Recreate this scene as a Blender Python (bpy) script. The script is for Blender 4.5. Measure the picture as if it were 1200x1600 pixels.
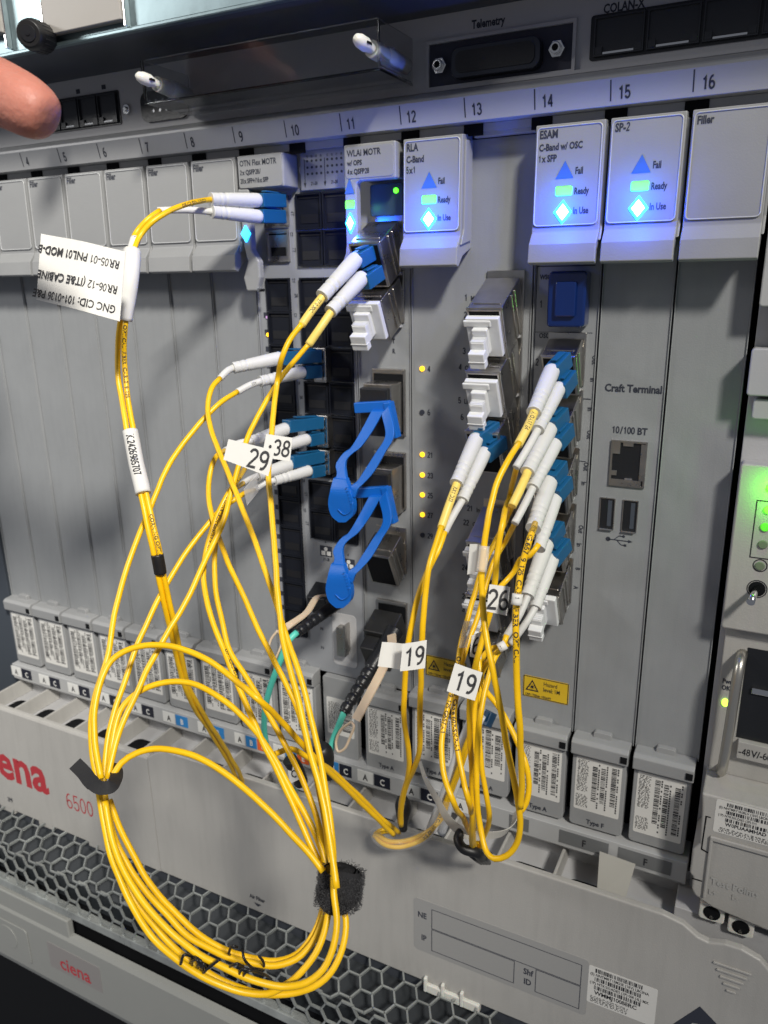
import bpy, bmesh, math, random
from mathutils import Vector, Matrix
random.seed(7)
S = 0.001                      # everything below is written in millimetres
for o in list(bpy.data.objects): bpy.data.objects.remove(o)
SC = bpy.context.scene
COL = SC.collection

# ---------------------------------------------------------------- camera
CX, CY, CZ = 468.688, -315.262, -60.591
FP = 1207.7
R0 = Vector((0.8923695633936318, 0.4510094470535579, -0.016341389079411725))
R1 = Vector((0.11738438144407883, -0.26691571938454844, -0.9565442518453584))
R2 = Vector((-0.43577226772890415, 0.8516727525369077, -0.29112892893791115))
cd = bpy.data.cameras.new('camera'); cam = bpy.data.objects.new('camera', cd); COL.objects.link(cam)
cd.sensor_fit = 'VERTICAL'; cd.sensor_height = 36; cd.sensor_width = 27; cd.lens = 36*FP/1600
cd.clip_start = 0.01; cd.clip_end = 20
m = Matrix.Identity(4)
for i in range(3):
    m[i][0] = R0[i]; m[i][1] = -R1[i]; m[i][2] = -R2[i]
m[0][3], m[1][3], m[2][3] = CX*S, CY*S, CZ*S
cam.matrix_world = m
cd.dof.use_dof = True; cd.dof.focus_distance = 0.270; cd.dof.aperture_fstop = 24.0
SC.camera = cam

def P(px, py, Y):
    """point of the plane at depth Y (mm, minus = towards the viewer) seen at a place in the photograph"""
    d = R0*((px-600)/FP) + R1*((py-800)/FP) + R2
    t = (Y-CY)/d.y
    return Vector((CX, CY, CZ)) + d*t

# ---------------------------------------------------------------- light
W = bpy.data.worlds.new('World'); SC.world = W; W.use_nodes = True
bg = W.node_tree.nodes['Background']; bg.inputs[0].default_value = (0.82, 0.87, 1.0, 1); bg.inputs[1].default_value = 0.165
def area(name, loc, target, sx, sy, power, col):
    l = bpy.data.lights.new(name, 'AREA'); l.shape = 'RECTANGLE'; l.size = sx*S; l.size_y = sy*S; l.energy = power; l.color = col
    o = bpy.data.objects.new(name, l); COL.objects.link(o)
    d = Vector(target)-Vector(loc)
    o.location = Vector(loc)*S; o.rotation_euler = d.to_track_quat('-Z', 'Y').to_euler()
    return o
k_ = area('ceiling_or_fill_lamp', (1900, -1546, 1732), (-90, 0, -240), 300, 300, 3.3, (1.0, 0.96, 0.88))
k_.data.spread = math.radians(27)
area('ceiling_or_fill_lamp', (-430, -560, 300), (120, 0, -260), 240, 120, 2.7, (1.0, 0.985, 0.96))  # fill lamp added to brighten the left side, not a ceiling fixture
SC.view_settings.view_transform = 'Standard'; SC.view_settings.look = 'None'
SC.view_settings.exposure = 0.0; SC.view_settings.gamma = 1.0

# ---------------------------------------------------------------- materials
MATS = {}
def mat(name, col, rough=0.5, metal=0.0, bump=0.0, bscale=900, var=0.0, vscale=30, emit=None, estr=0, alpha=None, trans=0, coat=0, ior=None, spec=None, sub=0, wear=0):
    if name in MATS: return MATS[name]
    M = bpy.data.materials.new(name); M.use_nodes = True; nt = M.node_tree; b = nt.nodes['Principled BSDF']
    b.inputs['Base Color'].default_value = (*col, 1); b.inputs['Roughness'].default_value = rough; b.inputs['Metallic'].default_value = metal
    if trans: b.inputs['Transmission Weight'].default_value = trans
    if coat: b.inputs['Coat Weight'].default_value = coat; b.inputs['Coat Roughness'].default_value = 0.15
    if ior: b.inputs['IOR'].default_value = ior
    if spec is not None: b.inputs['Specular IOR Level'].default_value = spec
    if alpha is not None: b.inputs['Alpha'].default_value = alpha
    if sub: b.inputs['Subsurface Weight'].default_value = sub; b.inputs['Subsurface Radius'].default_value = (1, .35, .2); b.inputs['Subsurface Scale'].default_value = 0.004
    if emit: b.inputs['Emission Color'].default_value = (*emit, 1); b.inputs['Emission Strength'].default_value = estr
    tc = nt.nodes.new('ShaderNodeTexCoord')
    if var:
        n = nt.nodes.new('ShaderNodeTexNoise'); n.inputs['Scale'].default_value = vscale; n.inputs['Detail'].default_value = 5; n.inputs['Roughness'].default_value = .6
        nt.links.new(tc.outputs['Object'], n.inputs['Vector'])
        r = nt.nodes.new('ShaderNodeMapRange'); r.inputs['From Min'].default_value = .3; r.inputs['From Max'].default_value = .7
        r.inputs['To Min'].default_value = 1-var; r.inputs['To Max'].default_value = 1+var
        nt.links.new(n.outputs['Fac'], r.inputs['Value'])
        x = nt.nodes.new('ShaderNodeVectorMath'); x.operation = 'SCALE'; x.inputs[0].default_value = col
        nt.links.new(r.outputs[0], x.inputs['Scale']); nt.links.new(x.outputs[0], b.inputs['Base Color'])
        r2 = nt.nodes.new('ShaderNodeMapRange'); r2.inputs['To Min'].default_value = max(.02, rough-.12); r2.inputs['To Max'].default_value = min(1, rough+.12)
        nt.links.new(n.outputs['Fac'], r2.inputs['Value']); nt.links.new(r2.outputs[0], b.inputs['Roughness'])
    if wear:
        mp = nt.nodes.new('ShaderNodeMapping'); mp.inputs['Scale'].default_value = (1, 1, .12); nt.links.new(tc.outputs['Object'], mp.inputs['Vector'])
        n1 = nt.nodes.new('ShaderNodeTexNoise'); n1.inputs['Scale'].default_value = 260; n1.inputs['Detail'].default_value = 6; nt.links.new(mp.outputs[0], n1.inputs['Vector'])
        n2 = nt.nodes.new('ShaderNodeTexNoise'); n2.inputs['Scale'].default_value = 1400; n2.inputs['Detail'].default_value = 2; nt.links.new(tc.outputs['Object'], n2.inputs['Vector'])
        ra = nt.nodes.new('ShaderNodeMapRange'); ra.inputs['From Min'].default_value = .45; ra.inputs['From Max'].default_value = .75; ra.inputs['To Min'].default_value = 1; ra.inputs['To Max'].default_value = 1-wear; nt.links.new(n1.outputs['Fac'], ra.inputs['Value'])
        rb_ = nt.nodes.new('ShaderNodeMapRange'); rb_.inputs['From Min'].default_value = .66; rb_.inputs['From Max'].default_value = .74; rb_.inputs['To Min'].default_value = 1; rb_.inputs['To Max'].default_value = 1+wear*1.6; nt.links.new(n2.outputs['Fac'], rb_.inputs['Value'])
        mm = nt.nodes.new('ShaderNodeMath'); mm.operation = 'MULTIPLY'; nt.links.new(ra.outputs[0], mm.inputs[0]); nt.links.new(rb_.outputs[0], mm.inputs[1])
        x2 = nt.nodes.new('ShaderNodeVectorMath'); x2.operation = 'SCALE'; src = b.inputs['Base Color'].links[0].from_socket
        nt.links.new(src, x2.inputs[0]); nt.links.new(mm.outputs[0], x2.inputs['Scale']); nt.links.new(x2.outputs[0], b.inputs['Base Color'])
    if bump:
        n = nt.nodes.new('ShaderNodeTexNoise'); n.inputs['Scale'].default_value = bscale; n.inputs['Detail'].default_value = 3
        nt.links.new(tc.outputs['Object'], n.inputs['Vector'])
        bp = nt.nodes.new('ShaderNodeBump'); bp.inputs['Strength'].default_value = bump; bp.inputs['Distance'].default_value = 0.0003
        nt.links.new(n.outputs['Fac'], bp.inputs['Height']); nt.links.new(bp.outputs[0], b.inputs['Normal'])
    MATS[name] = M
    return M
CARD = mat('card_grey_paint', (0.27, 0.28, 0.29), .42, bump=.25, bscale=1500, var=.07, vscale=25, wear=.06)
PLATE = mat('latch_grey_plastic', (0.285, 0.29, 0.295), .45, bump=.2, bscale=1500, var=.03, vscale=60)
SHELF = mat('shelf_grey_paint', (0.46, 0.46, 0.47), .5, bump=.25, bscale=1300, var=.05, vscale=20)
RAIL = mat('rail_grey_plastic', (0.42, 0.425, 0.43), .4, bump=.15, bscale=1500, var=.03, vscale=20)
COVER = mat('cover_grey_plastic', (0.41, 0.40, 0.38), .45, bump=.3, bscale=1600, var=.05, vscale=14, wear=.07)
DARK = mat('dark_gap', (0.006, 0.0065, 0.008), .8, spec=.15)
BLACKP = mat('black_plastic', (0.012, 0.013, 0.016), .35, bump=.2)
BLACKM = mat('black_rubber', (0.008, 0.008, 0.009), .45)
INK = mat('black_ink', (0.02, 0.02, 0.024), .6)
INKB = mat('grey_ink', (0.03, 0.034, 0.05), .6)
REDINK = mat('red_ink', (0.42, 0.035, 0.045), .5)
STEEL = mat('cage_steel', (0.50, 0.48, 0.45), .30, 1.0, bump=.25, bscale=500, var=.12, vscale=120)
CHROME = mat('bright_steel', (0.75, 0.75, 0.75), .16, 1.0)
GALV = mat('galvanised_steel', (0.22, 0.29, 0.31), .38, .85, bump=.1, bscale=200, var=.22, vscale=45)
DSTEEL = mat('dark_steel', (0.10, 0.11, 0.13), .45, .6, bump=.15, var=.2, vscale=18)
GRILLE = mat('grille_grey_metal', (0.36, 0.38, 0.37), .3, .5, bump=.4, var=.25, vscale=60)
GRILLIN = mat('grille_inner_metal', (0.018, 0.022, 0.026), .5, .2)
YEL = mat('yellow_jacket', (0.84, 0.495, 0.003), .38, bump=.15, bscale=400, var=.09, vscale=70)
YELL = mat('pale_yellow_sleeve', (0.83, 0.62, 0.14), .45, bump=.2, bscale=400)
WHT = mat('white_plastic', (0.68, 0.69, 0.70), .42, bump=.12)
WHTB = mat('white_rubber', (0.60, 0.60, 0.585), .55, bump=.35, bscale=700)
PAPER = mat('white_paper', (0.68, 0.67, 0.64), .55, bump=.12, bscale=300)
LCB = mat('blue_connector_plastic', (0.008, 0.09, 0.21), .38)
TABB = mat('blue_tab_plastic', (0.004, 0.12, 0.52), .36, bump=.15)
TEAL = mat('teal_jacket', (0.09, 0.55, 0.44), .45)
BEIGE = mat('beige_nylon', (0.60, 0.47, 0.34), .45, sub=.1)
NYL = mat('white_nylon', (0.72, 0.71, 0.66), .35, sub=.15)
HAZ = mat('warning_yellow', (0.68, 0.45, 0.02), .5)
ACR = mat('clear_acrylic', (0.72, 0.74, 0.76), .05, trans=1.0, ior=1.3)
FILMC = mat('clear_sleeve', (0.85, 0.85, 0.85), .15, alpha=.42)
GOLD = mat('gold_contacts', (0.75, 0.55, 0.2), .3, 1.0)
BLUEPL = mat('blue_dust_plug', (0.003, 0.018, 0.11), .18, coat=.5)
LTRI = mat('unlit_blue_window', (0.06, 0.15, 0.42), .4)
GLO_B = mat('lit_blue_led', (0.05, 0.3, 1), .4, emit=(0.015, 0.38, 1.0), estr=9)
GLO_BW = mat('lit_blue_led_core', (0.5, 0.8, 1), .4, emit=(0.7, 0.95, 1.0), estr=9)
GLO_G = mat('lit_green_led', (0.1, 1, 0.1), .4, emit=(0.10, 1.0, 0.01), estr=2.6)
GLO_GY = mat('lit_yellowgreen_led', (0.4, 1, 0.05), .4, emit=(0.45, 1.0, 0.05), estr=4)
GLO_A = mat('lit_amber_led', (1, 0.5, 0.02), .4, emit=(1.0, 0.50, 0.015), estr=2.2)

# ---------------------------------------------------------------- mesh builder (mm)
_txt = {}
def _arc(cx, cy, rx, ry, a0, a1, n=10): return [(cx+rx*math.cos(math.radians(a0+(a1-a0)*i/n)), cy+ry*math.sin(math.radians(a0+(a1-a0)*i/n))) for i in range(n+1)]
DIG = {  # grotesque digits as pen strokes, .40 wide and .70 high
 '0': [_arc(.2, .35, .16, .31, 0, 360, 22)],
 '1': [[(.06, .52), (.16, .57), (.22, .66), (.22, 0)]],
 '2': [_arc(.2, .50, .15, .16, 170, -35, 10)+[(.10, .12), (.05, .035), (.37, .035)]],
 '3': [_arc(.2, .50, .14, .16, 165, -90, 10), _arc(.2, .20, .16, .165, 90, -165, 12)],
 '4': [[(.29, 0), (.29, .69)], [(.31, .68), (.03, .20)], [(.015, .20), (.39, .20)]],
 '5': [[(.34, .665), (.10, .665), (.07, .34)]+_arc(.2, .22, .16, .185, 120, -160, 12)],
 '6': [_arc(.2, .21, .155, .175, 0, 360, 18), _arc(.23, .32, .185, .34, 75, 190, 10)],
 '7': [[(.04, .665), (.36, .665), (.24, .40), (.15, 0)]],
 '8': [_arc(.2, .515, .13, .15, 0, 360, 16), _arc(.2, .20, .16, .165, 0, 360, 18)],
 '9': [_arc(.2, .49, .155, .175, 0, 360, 18), _arc(.17, .38, .185, .34, -105, 10, 10)]}
_adv = {}
def stroke(v, f, pl, ox, w):
    p0 = [Vector((x+ox, y)) for x, y in pl]; pl = [p0[0]]
    for a_, c_ in zip(p0, p0[1:]):
        m_ = max(1, int((c_-a_).length/.11)); pl += [a_.lerp(c_, j/m_) for j in range(1, m_+1)]
    n = len(pl); b = len(v); closed = (pl[0]-pl[-1]).length < 1e-4
    for i in range(n):
        d0 = (pl[i]-pl[i-1]).normalized() if i else ((pl[0]-pl[-2]).normalized() if closed else (pl[1]-pl[0]).normalized())
        d1 = (pl[i+1]-pl[i]).normalized() if i < n-1 else ((pl[1]-pl[0]).normalized() if closed else d0)
        m = d0+d1; m = m.normalized() if m.length > .2 else d0
        q = Vector((-m.y, m.x))*(w/2)/max(.6, m.dot(d0)); v.append(tuple(pl[i]+q)); v.append(tuple(pl[i]-q))
    for i in range(n-1): f.append((b+2*i, b+2*i+1, b+2*i+3, b+2*i+2))
def textgeo(s, bold=0.0):
    if not any(c.isdigit() for c in s): return _fontgeo(s, bold)
    k = ('d', s, bold)
    if k in _txt: return _txt[k]
    import re
    v = []; f = []; x = 0
    for run in re.findall(r'[0-9]|[^0-9]+', s):
        if run.isdigit():
            for pl in DIG[run]: stroke(v, f, pl, x, .062+2*bold)
            x += .45
        else:
            a, b_ = _fontgeo(run, bold); n = len(v); lead = (len(run)-len(run.lstrip()))*.25
            if a:
                x0 = min(p[0] for p in a); v += [(p[0]-x0+x+.03+lead, p[1]) for p in a]; f += [tuple(n+i for i in q) for q in b_]
                x += max(p[0] for p in a)-x0+.09+lead+(len(run)-len(run.rstrip()))*.25
            else: x += .28*len(run)
    _txt[k] = (v, f); return _txt[k]
def _fontgeo(s, bold=0.0):
    k = (s, bold)
    if k in _txt: return _txt[k]
    c = bpy.data.curves.new('t', 'FONT'); c.body = s; c.size = 1.0; c.resolution_u = 2; c.offset = bold
    o = bpy.data.objects.new('t', c); COL.objects.link(o)
    dg = bpy.context.evaluated_depsgraph_get(); me = bpy.data.meshes.new_from_object(o.evaluated_get(dg))
    v = [(p.co.x, p.co.y) for p in me.vertices]; f = [tuple(p.vertices) for p in me.polygons]
    bpy.data.objects.remove(o); bpy.data.curves.remove(c); bpy.data.meshes.remove(me)
    _txt[k] = (v, f); return _txt[k]

class MB:
    def __init__(s): s.v = []; s.f = []; s.sm = []; s.mi = []; s.T = None; s.cur = 0
    def frame(s, o=None, u=None, w=None, up=None):
        """local axes: x along u, y along w, z along up"""
        s.T = None if o is None else (Vector(o), Vector(u), Vector(w), Vector(up)); return s
    def pt(s, p):
        if s.T is None: s.v.append(Vector(p))
        else:
            o, u, w, up = s.T; s.v.append(o+u*p[0]+w*p[1]+up*p[2])
    def face(s, idx, smooth=False): s.f.append(tuple(idx)); s.sm.append(smooth); s.mi.append(s.cur)
    def box(s, x0, x1, y0, y1, z0, z1):
        n = len(s.v)
        for z in (z0, z1):
            for x, y in ((x0, y0), (x1, y0), (x1, y1), (x0, y1)): s.pt((x, y, z))
        for q in ((0, 3, 2, 1), (4, 5, 6, 7), (0, 1, 5, 4), (1, 2, 6, 5), (2, 3, 7, 6), (3, 0, 4, 7)): s.face([n+i for i in q])
        return s
    def extrude(s, pts, vec):
        n = len(s.v); k = len(pts); vec = Vector(vec)
        for p in pts: s.pt(p)
        for p in pts: s.pt(Vector(p)+vec)
        s.face(range(n+k-1, n-1, -1)); s.face(range(n+k, n+2*k))
        for i in range(k): j = (i+1) % k; s.face((n+i, n+j, n+k+j, n+k+i))
        return s
    def profx(s, prof, x0, x1): return s.extrude([(x0, y, z) for y, z in prof], (x1-x0, 0, 0))
    def rrect(s, x0, x1, z0, z1, r, y0, y1, n=4):
        pts = []
        for cx, cz, a in ((x1-r, z1-r, 0), (x0+r, z1-r, 90), (x0+r, z0+r, 180), (x1-r, z0+r, 270)):
            for i in range(n+1):
                t = math.radians(a+90*i/n); pts.append((cx+r*math.cos(t), y0, cz+r*math.sin(t)))
        return s.extrude(pts, (0, y1-y0, 0))
    def ringrect(s, x0, x1, z0, z1, t, y0, y1):
        s.box(x0, x1, y0, y1, z1-t, z1); s.box(x0, x1, y0, y1, z0, z0+t)
        s.box(x0, x0+t, y0, y1, z0+t, z1-t); s.box(x1-t, x1, y0, y1, z0+t, z1-t); return s
    def disc(s, x, z, r, y0, y1, n=16):
        return s.extrude([(x+r*math.cos(2*math.pi*i/n), y0, z+r*math.sin(2*math.pi*i/n)) for i in range(n)], (0, y1-y0, 0))
    def tube(s, pts, r, n=10, cap=True, flat=None):
        pts = [Vector(p) for p in pts]; k = len(pts); rs = [r[min(len(r)-1, int(round(i*(len(r)-1)/max(1, k-1))))] for i in range(k)] if isinstance(r, (list, tuple)) else [r]*k
        t = (pts[1]-pts[0]).normalized(); a = Vector((0, 0, 1)) if abs(t.z) < .9 else Vector((1, 0, 0))
        nrm = (a-t*a.dot(t)).normalized(); base = len(s.v)
        for i in range(k):
            t = (pts[min(i+1, k-1)]-pts[max(i-1, 0)]).normalized()
            nrm = (nrm-t*nrm.dot(t)).normalized(); b = t.cross(nrm)
            for j in range(n):
                an = 2*math.pi*j/n; s.pt(pts[i]+nrm*(rs[i]*math.cos(an))+b*(rs[i]*math.sin(an)))
        for i in range(k-1):
            for j in range(n):
                jj = (j+1) % n; s.face((base+i*n+j, base+i*n+jj, base+(i+1)*n+jj, base+(i+1)*n+j), True)
        if cap:
            s.face(range(base+n-1, base-1, -1)); s.face(range(base+(k-1)*n, base+k*n))
        return s
    def ribbon(s, pts, ws, wid, th):
        """a flat strap: centre line pts, width direction(s) ws"""
        pts = [Vector(p) for p in pts]; k = len(pts); base = len(s.v)
        wl = wid if isinstance(wid, (list, tuple)) else [wid]*k
        for i in range(k):
            t = (pts[min(i+1, k-1)]-pts[max(i-1, 0)]).normalized()
            w = Vector(ws[i] if isinstance(ws, list) else ws); w = (w-t*w.dot(t)).normalized(); nn = t.cross(w)
            for a, b in ((-1, -1), (1, -1), (1, 1), (-1, 1)): s.pt(pts[i]+w*(a*wl[i]/2)+nn*(b*th/2))
        for i in range(k-1):
            for j in range(4):
                jj = (j+1) % 4; s.face((base+i*4+j, base+i*4+jj, base+(i+1)*4+jj, base+(i+1)*4+j))
        s.face((base+3, base+2, base+1, base)); s.face(range(base+(k-1)*4, base+k*4)); return s
    def obox(s, a, b, w, h, up=(0, 0, 1)):
        a = Vector(a); b = Vector(b); t = (b-a).normalized(); up = Vector(up); up = (up-t*up.dot(t)).normalized(); sd = t.cross(up)
        L = (b-a).length; T = s.T; s.frame(a, t, sd, up); s.box(0, L, -w/2, w/2, -h/2, h/2); s.T = T; return s
    def text(s, st, o, u=(1, 0, 0), v=(0, 0, 1), h=2.0, al='L', xs=.78, bold=.036):
        vs, fs = textgeo(st, bold)
        if not vs: return s
        k = h/.70; o = Vector(o); u = Vector(u).normalized(); v = Vector(v).normalized()
        w = max(p[0] for p in vs); off = 0 if al == 'L' else (-w/2 if al == 'C' else -w)
        n = len(s.v)
        for x, y in vs: s.pt(o+u*((x+off)*k*xs)+v*(y*k))
        for f in fs: s.face([n+i for i in f])
        return s
    def quad(s, *p):
        n = len(s.v)
        for q in p: s.pt(q)
        s.face(range(n, n+len(p))); return s
    def mesh(s, name, mats, loc=(0, 0, 0), bevel=0, seg=2):
        loc = Vector(loc)
        me = bpy.data.meshes.new(name); me.from_pydata([(p-loc)*S for p in s.v], [], s.f)
        me.polygons.foreach_set('use_smooth', s.sm)
        if not isinstance(mats, (list, tuple)): mats = [mats]
        for q in mats: me.materials.append(q)
        me.polygons.foreach_set('material_index', s.mi)
        if bevel:
            bm = bmesh.new(); bm.from_mesh(me)
            bmesh.ops.recalc_face_normals(bm, faces=bm.faces)
            ed = [e for e in bm.edges if len(e.link_faces) == 2 and e.calc_face_angle(0) > .6]
            bmesh.ops.bevel(bm, geom=ed, offset=bevel*S, segments=seg, affect='EDGES', profile=.5, clamp_overlap=True)
            bm.to_mesh(me); bm.free()
            for p in me.polygons: p.use_smooth = False
        me.update(); return me

def link(o): COL.objects.link(o); return o
def tag(o, label=None, cat=None, group=None, kind=None):
    if label: o['label'] = label
    if cat: o['category'] = cat
    if group: o['group'] = group
    if kind: o['kind'] = kind
    return o
def thing(name, label, cat, loc, group=None):
    o = bpy.data.objects.new(name, None); o.empty_display_size = .005; o.location = Vector(loc)*S; link(o)
    o['_loc'] = 0; del o['_loc']
    return tag(o, label, cat, group)
def rootloc(o):
    while o.parent: o = o.parent
    return Vector(o.location)/S
def part(mb, name, mats, parent, bevel=0, seg=2, label=None, kind=None):
    me = mb.mesh(name, mats, rootloc(parent) if parent else (0, 0, 0), bevel, seg)
    o = bpy.data.objects.new(name, me); link(o)
    if parent: o.parent = parent
    if label: o['label'] = label
    if kind: o['kind'] = kind
    return o
def struct(mb, name, mats, bevel=0): return tag(part(mb, name, mats, None, bevel), kind='structure')
def solo(mb, name, mats, label, cat, loc, group=None, bevel=0):
    me = mb.mesh(name, mats, loc, bevel); o = bpy.data.objects.new(name, me); o.location = Vector(loc)*S; link(o)
    return tag(o, label, cat, group)
def copy_tree(o, dx=(0, 0, 0), parent=None):
    c = o.copy(); link(c)
    if parent: c.parent = parent
    else: c.location = o.location+Vector(dx)*S
    for ch in list(o.children): copy_tree(ch, parent=c)
    return c
def spline(pts, step=2.0):
    """Catmull-Rom (centripetal-ish) through the points"""
    pts = [Vector(p) for p in pts]
    if len(pts) == 2:
        n = max(2, int((pts[1]-pts[0]).length/step)); return [pts[0].lerp(pts[1], i/n) for i in range(n+1)]
    q = [pts[0]*2-pts[1]]+pts+[pts[-1]*2-pts[-2]]; out = []
    for i in range(1, len(q)-2):
        p0, p1, p2, p3 = q[i-1:i+3]; d = [max(.3, (b-a).length)**.5 for a, b in ((p0, p1), (p1, p2), (p2, p3))]
        m1 = ((p1-p0)/d[0]-(p2-p0)/(d[0]+d[1])+(p2-p1)/d[1])*d[1]
        m2 = ((p2-p1)/d[1]-(p3-p1)/(d[1]+d[2])+(p3-p2)/d[2])*d[1]
        n = max(2, int((p2-p1).length/step))
        for j in range(n):
            t = j/n; h = t*t; c = h*t
            out.append(p1*(2*c-3*h+1)+m1*(c-2*h+t)+p2*(-2*c+3*h)+m2*(c-h))
    out.append(q[-2]); return out
def PP(*l):
    return [P(*a) for a in l]
TH = 27.0                                # one slot is 27 mm wide
D26 = (0, -math.cos(math.radians(27)), -math.sin(math.radians(27)))    # connectors lean down out of their cards
U26 = (0, -math.sin(math.radians(27)), math.cos(math.radians(27)))

# ================================================================ shelf (chassis)
ch = thing('equipment_shelf', 'grey equipment shelf holding the row of cards, with numbered top rail', 'equipment shelf', (250, 12, -360))
b = MB(); b.box(-40, 520, 12, 16, -352, 16); part(b, 'backplane', DARK, ch)
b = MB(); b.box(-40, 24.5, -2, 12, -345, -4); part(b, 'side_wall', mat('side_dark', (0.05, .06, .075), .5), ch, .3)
b = MB(); b.profx([(-11.2, -4.6), (-13.2, 3.6), (-13.0, 4.6), (-12.2, 5.3), (-11.2, 5.6), (-3.5, 8.4), (3, 8.6), (3, -4.6)], -60, 540); rail = part(b, 'top_rail', RAIL, ch)
for k in range(3, 17):
    X = k*27.0; slope = Vector((0, -2.0, 8.2)).normalized()
    b = MB(); b.frame((X, -12.36, 0), (1, 0, 0), (0, -1, 0), slope); b.box(-.35, .05, 0, .06, -3.4, 3.2); b.frame(); part(b, 'slot_mark', INKB, rail)
    b = MB(); b.text(str(k), Vector((X+2.6, -11.72, -2.9)), (1, 0, 0), slope, 4.0, xs=.80, bold=.03); part(b, 'slot_number', INKB, rail)
# lip pieces under the rail
b = MB(); b.box(-40, 520, -4.5, 10, -7.5, -4.7)
part(b, 'card_guide_lip', RAIL, ch)
b = MB()
for k in range(1, 17): b.box(27*k-3.2, 27*k+4.6, -5.2, -4.4, -8.8, -4.75)
part(b, 'card_guide_slot', DARK, ch)
# connector panel above the rail
b = MB(); b.box(-60, 540, 0, 6, 8.7, 36); pan = part(b, 'connector_panel', SHELF, ch)
b = MB(); b.box(-60, 540, -1.6, 0, 9.0, 10.2); part(b, 'panel_ledge', SHELF, ch)
def socket_block(x0, x1, z0, z1, n, name='network_socket_block'):
    b = MB(); b.rrect(x0-1, x1+1, z0-1, z1+1, 1.0, -.5, 0); o = part(b, name, BLACKP, ch)
    w = (x1-x0)/n
    for i in range(n):
        a = x0+i*w+.5; c = x0+(i+1)*w-.5
        b = MB(); b.ringrect(a, c, z0, z1, .5, -1.6, -.4); b.box(a+.5, c-.5, -.55, -.45, z0+.5, z1-.5)
        b.box(a+.6, a+3, -1.5, -.5, z0+.6, z0+3); b.box(c-3, c-.6, -1.5, -.5, z0+.6, z0+3)
        part(b, 'network_socket', mat('socket_plastic', (.03, .032, .038), .3), o)
        b = MB(); b.box(a+3.3, c-3.3, -1.4, -.6, z0+.5, z0+1.2); part(b, 'socket_latch', CHROME, o)
    return o
socket_block(100.5, 166, 14.0, 27, 5)
socket_block(395, 468, 13.6, 26, 4)
b = MB(); b.disc(171.5, 19, 2.3, -1.2, 0); b.disc(171.5, 19, 1.2, -2.2, -1.2, 6)
part(b, 'panel_screw', CHROME, ch, .2)
b = MB(); b.rrect(181, 209, 12, 25, 4, -1.2, 0, 6); o = part(b, 'round_cornered_socket', BLACKP, ch)
b = MB()
for i in range(5): b.disc(187+i*4, 20.5, .7, -1.5, -1.2, 8)
for i in range(4): b.disc(189+i*4, 16.5, .7, -1.5, -1.2, 8)
part(b, 'socket_pins', CHROME, o)
# telemetry D connector
b = MB(); b.ringrect(330, 389, 9.6, 27.0, 1.2, -1.4, 0); t = part(b, 'telemetry_frame', SHELF, ch)
b = MB(); b.box(331.2, 387.8, -.25, -.1, 10.8, 25.8); part(b, 'telemetry_recess', mat('recess_dark', (.035, .038, .06), .6), t)
b = MB(); b.rrect(342, 377, 12.0, 22.6, 3.2, -5, -.3, 5); part(b, 'd_connector_shell', mat('dconn', (.05, .055, .07), .3, .7), t, .3)
b = MB(); b.rrect(344, 375, 13.6, 21.0, 2.4, -5.4, -5, 5); part(b, 'd_connector_insert', BLACKP, t)
for x in (336.4, 382.6):
    b = MB(); b.disc(x, 17.6, 3.1, -3.6, -.3, 6); b.disc(x, 17.6, 2.0, -5.5, -3.6, 12); part(b, 'jack_screw', CHROME, t, .25)
    b = MB(); b.disc(x, 17.6, 1.2, -5.6, -5.5, 10); part(b, 'jack_screw_hole', DARK, t)
b = MB(); q = P(763, 41, 0); b.text('Telemetry', (q.x, -.1, q.z), h=2.8, al='C', bold=.035); part(b, 'panel_lettering', INKB, pan)
b = MB(); q = P(975, 14, 0); b.text('COLAN-X', (q.x, -.1, q.z-.4), h=2.8, al='C', bold=.03); part(b, 'panel_lettering', INKB, pan)
for i in range(3):
    b = MB(); q = P((84, 122, 162)[i], (150, 143, 136)[i], 0); b.box(q.x-1.3, q.x+1.3, -.15, 0, q.z-1, q.z+1); part(b, 'printed_mark', INKB, pan)
# letter strip below the cards
b = MB(); b.profx([(-8, -309.0), (-8, -319.6), (-6.5, -321.4), (8, -321.4), (8, -309.0)], 24, 458); ls = part(b, 'letter_strip', RAIL, ch, .3)
CW = mat('cell_white', (.72, .72, .70), .5); CB = mat('cell_black', (.014, .016, .03), .5); CU = mat('cell_blue', (.03, .22, .55), .5); CO = mat('cell_orange', (.75, .13, .03), .5); CG = mat('cell_grey', (.15, .155, .16), .5)
for k in range(1, 16):
    x = 27*k-4
    spec = {12: [('A', CW), ('C', CB)], 13: [('A', CW), ('B', CG)], 14: [('', RAIL), ('D', CG)]}.get(k)
    if k == 15: spec = [('F', CG)]
    if k == 14: spec = None
    if spec is None:
        spec = [('A', CW), ('C', CB)] if k < 6 else ([('A', CW), ('B', CU)] if k in (6, 7) else [('A', CW), ('B', CU), ('E', CO)])
        if k == 11: spec = [('A', CW), ('C', CB)]
        if k == 14: spec = [('D', CG)]
        if k == 10: spec = [('A', CW), ('B', CU), ('C', CB)]
    wd = 9.6 if len(spec) < 3 else 7.6
    if k == 14: x += 3; wd = 10
    if k == 15: wd = 23; x = 27*k+.5-4
    for i, (t_, m_) in enumerate(spec):
        a = x+i*(wd+.4)
        bb = MB(); bb.box(a, a+wd-.3, -8.25, -7.9, -317.6, -310.6); o = part(bb, 'slot_letter_cell', m_, ls)
        if t_:
            bb = MB(); bb.text(t_, (a+wd/2, -8.3, -316.2), h=3.6, al='C', bold=.03); part(bb, 'slot_letter', (CW if m_ in (CB, CU, CO) else INK), o)
x = 27*16-3.5
bb = MB(); bb.box(x, x+23, -8.25, -7.9, -317.6, -310.6); o = part(bb, 'slot_letter_cell', CG, ls)
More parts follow.
